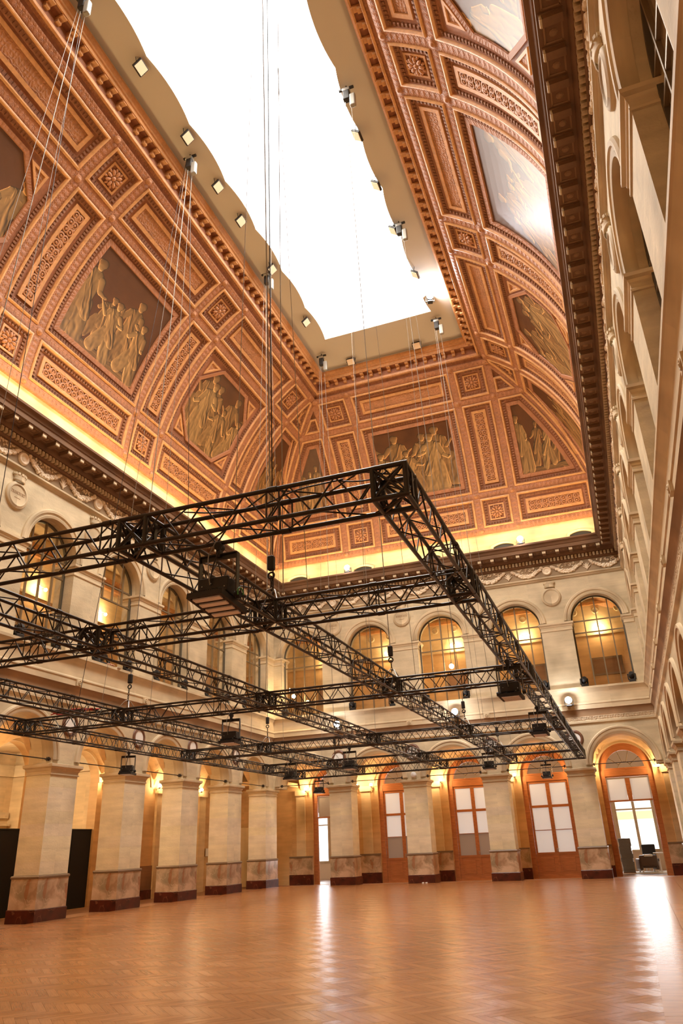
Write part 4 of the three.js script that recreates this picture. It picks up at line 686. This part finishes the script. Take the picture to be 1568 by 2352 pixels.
// ------------------------------------------------------------------ black box truss grid
const TT = 5.0, TB = 4.62, TW = 0.38, CR = 0.024;                            // top and bottom chord axes
const XR5 = [-1.62, -4.52, -7.62, -11.62, -14.66], ZR6 = [-6.23, -9.54, -15.85, -24.05, -30.7, -34.35];
function trussGeo(L, pitch = 0.5) {                                          // along x from 0 to L
  const h = TW / 2 - CR, ch = [], br = [], c = [[-h, h], [h, h], [h, -h], [-h, -h]];
  for (const [z, y] of c) ch.push(bar([0, y, z], [L, y, z], CR, 10));
  const n = Math.max(2, Math.round(L / pitch));
  const P = (x, k) => [x, c[k][1], c[k][0]], m2 = Math.max(2, Math.round(n / 2));
  for (let f = 0; f < 4; f++) { const a = f, b = (f + 1) % 4; const nn = f % 2 ? n : m2, d = L / nn; for (let i = 0; i < nn; i++) { const x = i * d, q = f % 2 ? [b, a] : [a, b]; br.push([P(x, q[0]), P(x + d / 2, q[1])], [P(x + d / 2, q[1]), P(x + d, q[0])]); } for (const x of [0.03, L - 0.03]) br.push([P(x, a), P(x, b)]); }
  for (let x = 2; x < L - 0.4; x += 2) for (let f = 0; f < 4; f++) for (const e of [-0.07, 0.07]) br.push([P(x + e, f), P(x + e, (f + 1) % 4)]);
  return { ch, br };
}
const couplers = L => { const a = [], h = TW / 2 - CR; for (let x = 2; x < L - 0.4; x += 2) for (const [y, z] of [[h, h], [h, -h], [-h, h], [-h, -h]]) { a.push(bar([x - 0.05, y, z], [x + 0.05, y, z], CR + 0.008, 10)); } return a; };
function truss(label, L, pos, turn, near) {
  const t = thing('lighting_truss', label, 'truss', pos, turn, 'black box trusses of the rigging grid'), { ch, br } = trussGeo(L);
  for (const g of ch) mesh('chord', g, M.truss, t);
  const w = near ? (typeof near === 'function' ? br.filter(near) : br) : []; const solo = w.slice(0, 296), rest = br.filter(b => !solo.includes(b));
  for (const [a, b] of solo) mesh('brace', bar(a, b, 0.0095, 6), M.truss, t);
  if (rest.length) { const m = mesh('bracing', rest.map(([a, b]) => bar(a, b, 0.0095, 5)), M.truss, t); m.userData.kind = 'stuff'; }
  const cp = couplers(L); if (cp.length) mesh('coupler', cp, M.truss, t).userData.kind = 'stuff';
  return t;
}
const yT = (TT + TB) / 2, ROWW = ['first crosswise row, nearest the camera', 'second crosswise row', 'third crosswise row', 'fourth crosswise row', 'fifth crosswise row', 'last crosswise row, nearest the end wall'], COLW = ['rightmost', 'second from the right', 'middle', 'second from the left', 'leftmost'];
ZR6.forEach((z, i) => truss(`long black box truss, ${ROWW[i]} of the rigging grid`, 13.42, [-14.85, yT, z], 0, i === 0 ? (b => b[0][0] > 8.2 && b[1][0] > 8.2) : i === 1 ? (b => b[0][0] > 5.2 && b[1][0] > 5.2) : null));
XR5.forEach((x, c) => { for (let i = 0; i < 5; i++) { const z0 = ZR6[i] - TW / 2, z1 = ZR6[i + 1] + TW / 2; truss(`black truss of the ${COLW[c]} lengthwise line, between rows ${['one and two', 'two and three', 'three and four', 'four and five', 'five and six'][i]}`, z0 - z1, [x, yT, z0], Math.PI / 2, (c < 2 && i < 2) || (c === 2 && i < 1) ? true : null); } });
// box corners where the lines cross
{ const h = TW / 2 - CR, c = [], P = (a, b, d) => [a * h, b * h, d * h]; for (const a of [-1, 1]) for (const b of [-1, 1]) { c.push([P(a, b, -1), P(a, b, 1)], [P(a, -1, b), P(a, 1, b)], [P(-1, a, b), P(1, a, b)]); } for (const e of [-1, 1]) c.push([P(-1, -1, e), P(1, 1, e)], [P(e, -1, -1), P(e, 1, 1)], [P(-1, e, -1), P(1, e, 1)], [P(-1, 1, e), P(1, -1, e)], [P(e, -1, 1), P(e, 1, -1)]);
  const post = join(c.slice(0, 12).map(([a, b]) => bar(a, b, 0.027, 8))), dia = join(c.slice(12).map(([a, b]) => bar(a, b, 0.016, 6))), plate = join([box(0.012, 0.26, 0.05, h + 0.02, 0, 0), box(0.012, 0.26, 0.05, -h - 0.02, 0, 0)]);
  ZR6.forEach((z, i) => XR5.forEach((x, k) => { const t = thing('corner_block', `black corner of the ${COLW[k]} lengthwise truss and ${['first', 'second', 'third', 'fourth', 'fifth', 'last'][i]} crosswise row`, 'truss', [x, yT, z], 0, 'box corners of the rigging grid'); mesh('post', post, M.truss, t); mesh('diagonal', dia, M.truss, t); mesh('plate', plate, M.truss, t); })); }

// ------------------------------------------------------------------ hanging floods with four LED bars
function makeFlood() {
  const t = new THREE.Group();                                             // hangs from y = 0 down
  mesh('clamp', [bar([0, 0.06, -0.04], [0, 0.06, 0.04], 0.045, 12), box(0.05, 0.12, 0.06, 0, 0, 0)], M.black, t);
  mesh('yoke', [box(0.44, 0.06, 0.012, 0, -0.06, 0), box(0.44, 0.012, 0.06, 0, -0.03, 0), box(0.014, 0.52, 0.06, -0.22, -0.29, 0), box(0.014, 0.52, 0.06, 0.22, -0.29, 0)], M.truss, t);
  const body = new THREE.Group(); body.name = 'head'; body.position.y = -0.5; t.add(body);
  mesh('ballast_box', rbox(0.34, 0.17, 0.22, 0.01, 0, 0.09, 0.02), M.black, body);
  mesh('lamp_frame', [box(0.39, 0.055, 0.025, 0, -0.07, -0.265), box(0.39, 0.055, 0.025, 0, -0.07, 0.265), box(0.03, 0.056, 0.55, -0.185, -0.07, 0), box(0.03, 0.056, 0.55, 0.185, -0.07, 0), ...[-0.13, 0, 0.13].map(z => box(0.34, 0.05, 0.045, 0, -0.07, z)), rbox(0.26, 0.03, 0.34, 0.01, 0, -0.035, 0)], M.black, body);
  for (const z of [-0.195, -0.065, 0.065, 0.195]) { mesh('led_bar', box(0.31, 0.016, 0.07, 0, -0.098, z), M.led, body); }
  const fins = []; for (let i = 0; i < 17; i++) fins.push(box(0.005, 0.035, 0.5, -0.168 + i * 0.021, -0.03, 0)); mesh('cooling_fins', fins, M.black, body);
  mesh('pivot_knob', [bar([0.2, 0, 0], [0.26, 0, 0], 0.04, 14), bar([-0.26, 0, 0], [-0.2, 0, 0], 0.04, 14)], M.black, body);
  mesh('bolts', [[0.2, 0.1], [0.1, -0.02], [-0.12, 0.05], [-0.02, 0.07], [0.14, 0.02]].map(([x, y]) => new THREE.SphereGeometry(0.008, 6, 5).translate(x, y + 0.03, 0.135)), M.steel, body);
  mesh('safety_cable', tube([[-0.03, 0.12, 0.03], [-0.08, -0.05, 0.08], [-0.04, -0.25, 0.14], [-0.02, -0.4, 0.14]], 0.007, 20, 5), M.cable, t);
  mesh('power_cable', tube([[0.05, 0.05, 0.05], [0.0, -0.15, 0.1], [-0.02, -0.36, 0.14]], 0.009, 16, 5), M.chain, t);
  return t;
}
const flood0 = makeFlood(); mesh('green_tag', new THREE.TorusGeometry(0.06, 0.008, 6, 16, 3.6).rotateY(Math.PI / 2).translate(0.27, -0.5, 0.02), M.green, flood0);
const floods = [['large black flood light with four LED bars hung from the nearest truss', -3.62, -6.38, 0, -0.12], ['black flood light hung from the third crosswise truss, left of the middle line', -8.6, -15.98, 0.1, 0], ['black flood light hung low from the leftmost truss before the second arcade pier', -14.66, -20.5, 0.3, 0], ['black flood light hung from the second lengthwise truss from the left, far half', -11.62, -26.3, 0, 0], ['black flood light hung from the last truss beside the left corner door', -13.7, -34.3, 0, 0], ['black flood light hung from the fourth crosswise truss near the middle line', -8.5, -24.1, 0.05, 0], ['black flood light at the far end of the truss line second from the right', -4.52, -27.9, 0, 0], ['black flood light hung from the far half of the rightmost truss', -1.78, -19.3, 0, 0], ['black flood light hung from the last truss before the white door', -3.15, -34.4, 0, 0], ['black flood light hung from the rightmost truss at the third crosswise row', -1.66, -13.6, 0, 0]];
floods.forEach(([lab, x, z, a, tilt], i) => { const t = i ? flood0.clone() : flood0; t.name = numbered('flood_light'); t.position.set(x, TB - 0.09, z); t.rotation.y = a; if (i) t.remove(t.children.find(c => c.name === 'green_tag')); t.children.find(c => c.name === 'head').rotation.x = tilt; tag(t, lab, 'flood light', 'LED flood lights hung from the truss grid'); scene.add(t); });

// ------------------------------------------------------------------ hoists, chains and wires
const ROWN = ['first', 'second', 'third', 'fourth', 'fifth'];
function motorGeo() { return { body: join([rbox(0.22, 0.5, 0.2, 0.03, 0, 0, 0), bar([0, 0.3, 0], [0, 0.55, 0], 0.02), box(0.5, 0.07, 0.07, 0, 0.32, 0)]), bag: rbox(0.2, 0.55, 0.16, 0.05, 0.2, -0.35, 0.02), end: box(0.24, 0.12, 0.21, 0, 0.2, 0) }; }
const mg = motorGeo();
function hoist(side, i, top, foot, hookY) {
  const word = side === 'left' ? 'left edge' : 'right edge', t = thing('hoist_motor', `chain hoist motor at the ${word} of the skylight, ${ROWN[i]} from the camera`, 'hoist', top, 0, 'hoist motors around the skylight');
  mesh('body', mg.body, M.black, t); mesh('chain_bag', mg.bag, M.cable, t); mesh('end_cap', mg.end, M.steel, t);
  const c = thing('hoist_chain', `thin lifting chain from the ${ROWN[i]} hoist motor on the ${word} of the skylight`, 'chain', foot, 0, 'lifting chains of the truss grid'), up = [top[0] - foot[0], top[1] - foot[1], top[2] - foot[2]];
  const k = (hookY - foot[1]) / up[1], H = [up[0] * k, up[1] * k, up[2] * k];
  mesh('line', bar(H, [up[0] - 0.05, up[1] - 0.3, up[2]], 0.011, 6), side === 'left' ? M.cable : M.cable, c);
  mesh('hook_block', [rbox(0.11, 0.24, 0.1, 0.03, H[0], H[1], H[2]), new THREE.TorusGeometry(0.05, 0.016, 6, 14).translate(H[0], H[1] - 0.2, H[2])], M.black, c);
  const link = []; for (let y = 0.2; y < H[1] - 0.25; y += 0.075) { const f = y / up[1]; link.push(new THREE.TorusGeometry(0.026, 0.009, 5, 8).scale(0.75, 1.5, 1).rotateY(link.length % 2 ? 1.57 : 0).translate(up[0] * f, y, up[2] * f)); }
  if (link.length) mesh('chain_links', link, M.chain, c);
  mesh('sling', [tube([[0.17, -0.05, 0.17], [0.03, 0.18, 0], [-0.17, -0.05, -0.17]], 0.012, 10, 5), tube([[-0.17, -0.05, 0.17], [0, 0.2, 0], [0.17, -0.05, -0.17]], 0.012, 10, 5)], M.steel, c);
  for (const [dx, dz, r] of [[0.45, -0.35, 0.006], [-0.4, 0.5, 0.006]]) { const w = mesh('safety_wire', bar([foot[0] + dx, foot[1], foot[2] + dz], [top[0] + dx * 0.25, top[1] - 0.2, top[2] + dz * 0.1], r, 5), M.cable); tag(w, `thin steel wire ${dx > 0 ? 'right' : 'left'} of the ${ROWN[i]} lifting chain from the ${word} of the skylight`, 'wire', 'steel wires above the truss grid'); }
}
[[-9.87, -9.54], [-15.65, -15.85], [-21.95, -24.05], [-28.25, -30.7]].forEach(([z, f], i) => hoist('left', i, [-10.58, 23.75, z], [-11.5, TT + 0.02, f], 5.75));
[[-9.1, -9.54], [-15.3, -15.85], [-21.45, -24.05], [-27.75, -30.7]].forEach(([z, f], i) => hoist('right', i, [-4.55, 23.75, z], [-4.5, TT + 0.02, f], 5.62));
// extra wires seen against the ceiling and the sky
[[[-4.5, 5.02, -9.6], [-4.75, 25.2, -9.7], 'dark chain rising from the second crossing of the truss to the skylight', 0.011, M.chain], [[-4.2, 5.02, -9.3], [-4.35, 25.2, -9.5], 'pale wire beside the dark chain over the second truss crossing', 0.008, M.cable], [[-7.6, 5.02, -15.8], [-7.5, 25.2, -16], 'single wire over the middle truss line hanging from the skylight', 0.007, M.cable], [[-7.55, 5.02, -24.1], [-7.6, 25.2, -24], 'single wire over the far middle truss line', 0.007, M.cable], [[-10.2, 5.02, -9.6], [-10.75, 24.2, -10.05], 'dark wire at the left from the nearest hoist motor', 0.008, M.chain], [[-13.1, 5.02, -15.9], [-10.95, 24.2, -15.95], 'slanting dark wire at the left from the second hoist motor', 0.008, M.chain], [[-9.8, 5.02, -15.9], [-10.7, 24.2, -15.9], 'dark wire from the second left hoist motor to the third truss row', 0.008, M.chain]].forEach(([a, b, lab, r, m]) => tag(mesh('rigging_wire', bar(a, b, r, 5), m), lab, 'wire', 'steel wires above the truss grid'));
// red cable bundle lying on the truss crossing at the left
{ const t = thing('cable_bundle', 'tangle of black and red cables on the third truss crossing at the left', 'cables', [-13.2, TT + 0.03, -16.0]); for (let i = 0; i < 7; i++) mesh('cable', tube([...Array(9).keys()].map(k => [-0.7 + k * 0.17 + rr(-0.05, 0.05), 0.05 + rr(0, 0.1), rr(-0.16, 0.16)]), 0.016, 40, 5), i < 3 ? M.red : M.chain, t); }
// cables hanging in bows under the nearest truss
{ const t = thing('power_cable', 'black power cable sagging along the top of the nearest truss', 'cable', [-3.1, TT - 0.06, -6.1]); mesh('cable', tube([[-0.8, 0, 0], [-0.4, -0.09, 0.02], [0.1, -0.1, 0], [0.5, -0.02, 0.02], [1.0, 0.01, 0]], 0.009, 40, 5), M.chain, t); mesh('cable', tube([[0.95, 0, 0.0], [1.15, -0.06, 0.03], [1.35, -0.05, 0], [1.45, 0.0, 0]], 0.008, 30, 5), M.chain, t); }

// ------------------------------------------------------------------ small floods under the skylight
const smallFlood = { box: rbox(0.42, 0.36, 0.09, 0.015), face: box(0.36, 0.3, 0.012, 0, 0, 0.05), arm: join([bar([-0.23, 0, 0], [-0.23, 0.3, -0.05], 0.012), bar([0.23, 0, 0], [0.23, 0.3, -0.05], 0.012), bar([-0.23, 0.3, -0.05], [0.23, 0.3, -0.05], 0.012)]) };
const floodFace = mat('flood_glass', { color: C(0.85, 0.68, 0.5), roughness: 0.15 });
[[-10.45, -12.4, 'left'], [-10.4, -15.15, 'left'], [-10.45, -17.4, 'left'], [-10.42, -19.2, 'left'], [-10.42, -22.1, 'left'], [-10.42, -25.9, 'left'], [-9.5, -29.7, 'far'], [-6.0, -29.75, 'far'], [-4.85, -17.3, 'right'], [-4.88, -19.6, 'right'], [-4.92, -22.0, 'right'], [-4.75, -24.8, 'right']].forEach(([x, z, s], i) => {
  const t = thing('small_flood_light', `small square flood lamp at the ${s === 'far' ? 'far' : s} edge of the skylight, ${ORD[s === 'left' ? i : s === 'far' ? i - 6 : i - 8]} ${s === 'far' ? 'from the left' : 'from the camera'}`, 'flood light', [x * 0.9825, 24.0, z * 0.9825], s === 'far' ? 0 : s === 'left' ? Math.PI / 2 : -Math.PI / 2, 'small square flood lamps around the skylight');
  const h = new THREE.Group(); h.name = 'head'; h.rotation.x = 0.9; t.add(h); mesh('housing', smallFlood.box, M.black, h); mesh('front_glass', smallFlood.face, floodFace, h); mesh('bracket', smallFlood.arm, M.black, t);
});

// ------------------------------------------------------------------ spotlights that are lit
const spotG = { can: lathe([[0, -0.14], [0.08, -0.13], [0.13, -0.05], [0.15, 0.1], [0.165, 0.12], [0.15, 0.12]], 20).rotateX(Math.PI / 2), base: rbox(0.24, 0.07, 0.22, 0.015, 0, -0.22, 0), fork: join([box(0.02, 0.24, 0.06, -0.18, -0.1, 0), box(0.02, 0.24, 0.06, 0.18, -0.1, 0), box(0.38, 0.02, 0.06, 0, -0.2, 0)]), lens: new THREE.SphereGeometry(0.15, 18, 12).scale(1, 1, 0.5).translate(0, 0, 0.12) };
function litSpot(pos, label, power, white = true, turn = 0) {
  const t = thing('spotlight', label, 'spotlight', pos, turn); mesh('housing', spotG.can, M.black, t); mesh('base', spotG.base, M.black, t); mesh('fork', spotG.fork, M.black, t); mesh('bulb', spotG.lens, white ? M.glow_white : M.glow_warm, t);
  const d = V(Math.sin(turn), 0, Math.cos(turn)); pointLight('spotlight_light', white ? COOL : WARM, power, [pos[0] + d.x * 0.3, pos[1], pos[2] + d.z * 0.3], 4);
}
litSpot([-1.77, 7.12, -34.6], 'lit white spotlight under the ledge near the right end of the end wall', 6);
litSpot([-6.9, 7.1, -34.6], 'lit white spotlight under the ledge right of the middle of the end wall', 5);
litSpot([-12.75, 7.05, -34.6], 'lit white spotlight under the ledge at the left of the end wall', 4);
litSpot([-2.75, 14.86, -34.1], 'lit white spotlight on the end cornice below the right painting', 4);
litSpot([-11.7, 14.84, -34.1], 'lit white spotlight on the end cornice at the left', 3);
litSpot([-4.45, 24.0, -26.1], 'brightly lit white lamp at the right edge of the skylight', 40, true, 0.3);
// pendant lamp before the middle window of the end wall
{ const t = thing('pendant_lamp', 'warm bare bulb hanging on a chain before the middle upper window', 'lamp', [-7.05, 9.45, -35.6]); mesh('bulb', new THREE.SphereGeometry(0.12, 14, 10), M.glow_warm, t); mesh('socket', lathe([[0, 0.1], [0.05, 0.1], [0.04, 0.2], [0, 0.22]], 14), M.iron, t); mesh('chain', bar([0, 0.2, 0], [0, 3.9, 0], 0.012), M.chain, t); pointLight('pendant_light', WARM, 16, [-7.05, 9.45, -35.6], 5); }
{ const t = thing('hanging_bulb', 'warm bare bulb glowing behind the truss before the left corner window', 'lamp', [-15.0, 8.6, -34.4]); mesh('bulb', new THREE.SphereGeometry(0.1, 14, 10), M.glow_warm, t); mesh('socket', lathe([[0, 0.08], [0.05, 0.08], [0.04, 0.18], [0, 0.2]], 14), M.iron, t); mesh('cord', bar([0, 0.2, 0], [0, 5.0, 0], 0.008), M.chain, t); pointLight('hanging_bulb_light', WARM, 10, [-15.0, 8.6, -34.4], 5); }
// moving heads standing on the ledge
const mh = { base: rbox(0.28, 0.12, 0.26, 0.025, 0, 0.06, 0), yoke: join([rbox(0.05, 0.26, 0.12, 0.015, -0.15, 0.25, 0), rbox(0.05, 0.26, 0.12, 0.015, 0.15, 0.25, 0), box(0.3, 0.03, 0.12, 0, 0.135, 0)]), head: lathe([[0, -0.17], [0.08, -0.16], [0.115, -0.06], [0.115, 0.1], [0.1, 0.15], [0.085, 0.15], [0, 0.14]], 18).rotateX(0.9).translate(0, 0.3, 0) };
function movingHead(side, u, label) { const t = thing('moving_head_light', label, 'spotlight', spot(side, u, 7.685, -0.02), TURN[side] + rr(-0.4, 0.4), 'dark moving head lights on the gallery ledge'); mesh('base', mh.base, M.black, t); mesh('yoke', mh.yoke, M.black, t); mesh('head', mh.head, M.black, t); }
[-16.9, -18.55, -20.5, -22.4, -24.2, -26.3, -28.1, -29.9, -31.6].forEach((z, i) => movingHead('left', z, `dark moving head light on the left gallery ledge, ${ORD[i]} from the camera`));
[-15.7, -12.05, -10.0, -8.3, -6.35, -4.6, -2.68, -0.98, 1.05].forEach((x, i) => movingHead('far', x, `dark moving head light on the end wall ledge, ${ORD[i]} from the left`));
// ------------------------------------------------------------------ a person leaning out of an open gallery window
{
  const seg = (p, a, b, ra, rb) => { const ab = b.clone().sub(a), t = Math.max(0, Math.min(1, p.clone().sub(a).dot(ab) / ab.lengthSq())); return p.distanceTo(a.clone().addScaledVector(ab, t)) - (ra + (rb - ra) * t); };
  const smin = (a, b, k) => { const h = Math.max(0, Math.min(1, 0.5 + 0.5 * (b - a) / k)); return b + (a - b) * h - k * h * (1 - h); };
  function march(res, centre, half, bones, k) {
    const mc = new MarchingCubes(res, M.skin, false, false, 60000); mc.isolation = 0; const c = V(...centre), H = res / 2, p = V(0, 0, 0);
    for (let z = 0; z < res; z++) for (let y = 0; y < res; y++) for (let x = 0; x < res; x++) { p.set(c.x + (x - H) / H * half, c.y + (y - H) / H * half, c.z + (z - H) / H * half); let d = 9; for (const b of bones) { const q = seg(p, b[0], b[1], b[2], b[3]); d = d > 8 ? q : (q < 0.25 ? smin(d, q, b[4] ?? k) : Math.min(d, q)); } mc.field[x + y * res + z * res * res] = -d; }
    mc.update(); const n = mc.count, g = new THREE.BufferGeometry(), P = new Float32Array(n * 3); for (let i = 0; i < n; i++) { P[i * 3] = c.x + mc.positionArray[i * 3] * half; P[i * 3 + 1] = c.y + mc.positionArray[i * 3 + 1] * half; P[i * 3 + 2] = c.z + mc.positionArray[i * 3 + 2] * half; }
    g.setAttribute('position', new THREE.BufferAttribute(P, 3)); g.setAttribute('normal', new THREE.BufferAttribute(mc.normalArray.slice(0, n * 3), 3)); g.setAttribute('uv', new THREE.BufferAttribute(new Float32Array(n * 2), 2)); return g;
  }
  // local axes: z out of the window, x along the wall, y up; origin on the corridor floor below the hips
  const j = (x, y, z) => V(x, y, z), body = [
    [j(0, 0.98, 0), j(0, 1.18, 0.16), 0.15, 0.145], [j(0, 1.18, 0.16), j(0, 1.36, 0.36), 0.145, 0.135], [j(-0.14, 1.38, 0.38), j(0.14, 1.38, 0.38), 0.085, 0.085], [j(0, 1.4, 0.42), j(0, 1.5, 0.5), 0.06, 0.055, 0.03]];
  for (const e of [-1, 1]) body.push([j(e * 0.1, 0.95, -0.02), j(e * 0.11, 0.5, 0.02), 0.1, 0.07], [j(e * 0.11, 0.5, 0.02), j(e * 0.12, 0.09, -0.06), 0.068, 0.045], [j(e * 0.12, 0.05, -0.06), j(e * 0.13, 0.04, 0.12), 0.045, 0.038, 0.03], [j(e * 0.19, 1.38, 0.39), j(e * 0.31, 1.06, 0.5), 0.062, 0.048, 0.04], [j(e * 0.31, 1.06, 0.5), j(e * 0.12, 1.0, 0.72), 0.046, 0.034, 0.02]);
  const hands = []; for (const e of [-1, 1]) { const w = j(e * 0.12, 1.0, 0.72), q = j(e * 0.085, 0.985, 0.8); hands.push([w, q, 0.034, 0.034, 0.015], [w.clone().add(V(e * 0.02, 0, 0.01)), q.clone().add(V(e * 0.024, -0.004, 0.005)), 0.02, 0.018, 0.015]); for (let f = 0; f < 4; f++) { const b = q.clone().add(V(e * (0.028 - f * 0.019), 0, 0.012)), L = [0.06, 0.075, 0.08, 0.07][f], m = b.clone().add(V(-e * 0.008, 0.012, L * 0.55)), t = m.clone().add(V(-e * 0.01, -0.03, L * 0.4)); hands.push([b, m, 0.0095, 0.009, 0.004], [m, t, 0.009, 0.0075, 0.004]); } const th = w.clone().add(V(-e * 0.03, 0.0, 0.03)); hands.push([th, th.clone().add(V(-e * 0.03, 0.006, 0.04)), 0.012, 0.0105, 0.006], [th.clone().add(V(-e * 0.03, 0.006, 0.04)), th.clone().add(V(-e * 0.025, 0.0, 0.07)), 0.0105, 0.0085, 0.004]); }
  const hc = j(0, 1.58, 0.57), hd = (x, y, z) => hc.clone().add(V(x, y, z).applyAxisAngle(V(1, 0, 0), 0.45)), head = [[hd(0, 0.04, -0.02), hd(0, 0.03, 0.02), 0.092, 0.088], [hd(0, -0.04, 0.03), hd(0, -0.085, 0.055), 0.062, 0.04], [hd(0, 0.01, 0.1), hd(0, -0.025, 0.122), 0.01, 0.016, 0.012], [hd(-0.02, -0.062, 0.092), hd(0.02, -0.062, 0.092), 0.009, 0.009, 0.006], [hd(-0.045, 0.035, 0.085), hd(0.045, 0.035, 0.085), 0.014, 0.014, 0.02], [hd(0, -0.09, -0.02), hd(0, -0.16, -0.06), 0.055, 0.058]]; for (const e of [-1, 1]) head.push([hd(e * 0.092, 0.0, -0.01), hd(e * 0.096, 0.035, -0.015), 0.012, 0.016, 0.008]);
  const parts = [march(96, [0, 0.76, 0.3], 0.82, body, 0.06), march(100, [0, 0.99, 0.79], 0.23, hands, 0.012), march(80, [0, 1.56, 0.57], 0.22, head, 0.03)], g = join(parts), n0 = parts[0].attributes.position.count, col = new Float32Array(g.attributes.position.count * 3);
  for (let i = 0; i < g.attributes.position.count; i++) { const cloth = i < n0, y = g.attributes.position.getY(i), c = cloth ? (y < 0.95 ? [0.02, 0.02, 0.03] : [0.016, 0.013, 0.012]) : [0.6, 0.32, 0.21]; col.set(c, i * 3); }
  g.setAttribute('color', new THREE.BufferAttribute(col, 3));
  const t = thing('person', 'person in dark clothes leaning on the left gallery ledge, bare hands over a white paper', 'person', spot('left', -21.28, 6.75, -0.69), TURN.left);
  mesh('body', g, mat('person_body', { color: C(1, 1, 1), vertexColors: true, roughness: 0.75 }), t);
  mesh('hair', march(60, [0, 1.62, 0.53], 0.2, [[hd(0, 0.06, -0.035), hd(0, 0.075, 0.0), 0.098, 0.09], [hd(0, 0.0, -0.07), hd(0, -0.03, -0.07), 0.06, 0.05]], 0.03), M.hair, t);
  const p = mesh('paper', rbox(0.3, 0.01, 0.21, 0.004), M.white); p.position.set(...spot('left', -21.6, 7.692, 0.09)); p.rotation.y = 0.5; tag(p, 'white sheet of paper lying on the left gallery ledge under the hands', 'paper');
}
// that window stands open: its lower lights and the bars between them are folded away
scene.children.filter(o => /from the far corner on the left wall/.test(o.userData.label || '') && /fourth/.test(o.userData.label) && /^window/.test(o.name)).forEach(w => {
  [...w.children].forEach(c => { if (c.name === 'mullion' || (c.name === 'pane' && c.scale.y > 2)) w.remove(c); });
  const ySp = WSP - SILL; for (const x of [-0.575, 0, 0.575]) { const top = ySp + Math.sqrt(WR * WR - x * x) - 0.03, y = ySp - 0.56; mesh('mullion', box(0.055, top - y, 0.07, x, (top + y) / 2, 0.01), M.bronze_bar, w); }
});
scene.traverse(o => { if (o.isMesh) { o.castShadow = true; o.receiveShadow = true; } });
renderer.render(scene, camera);
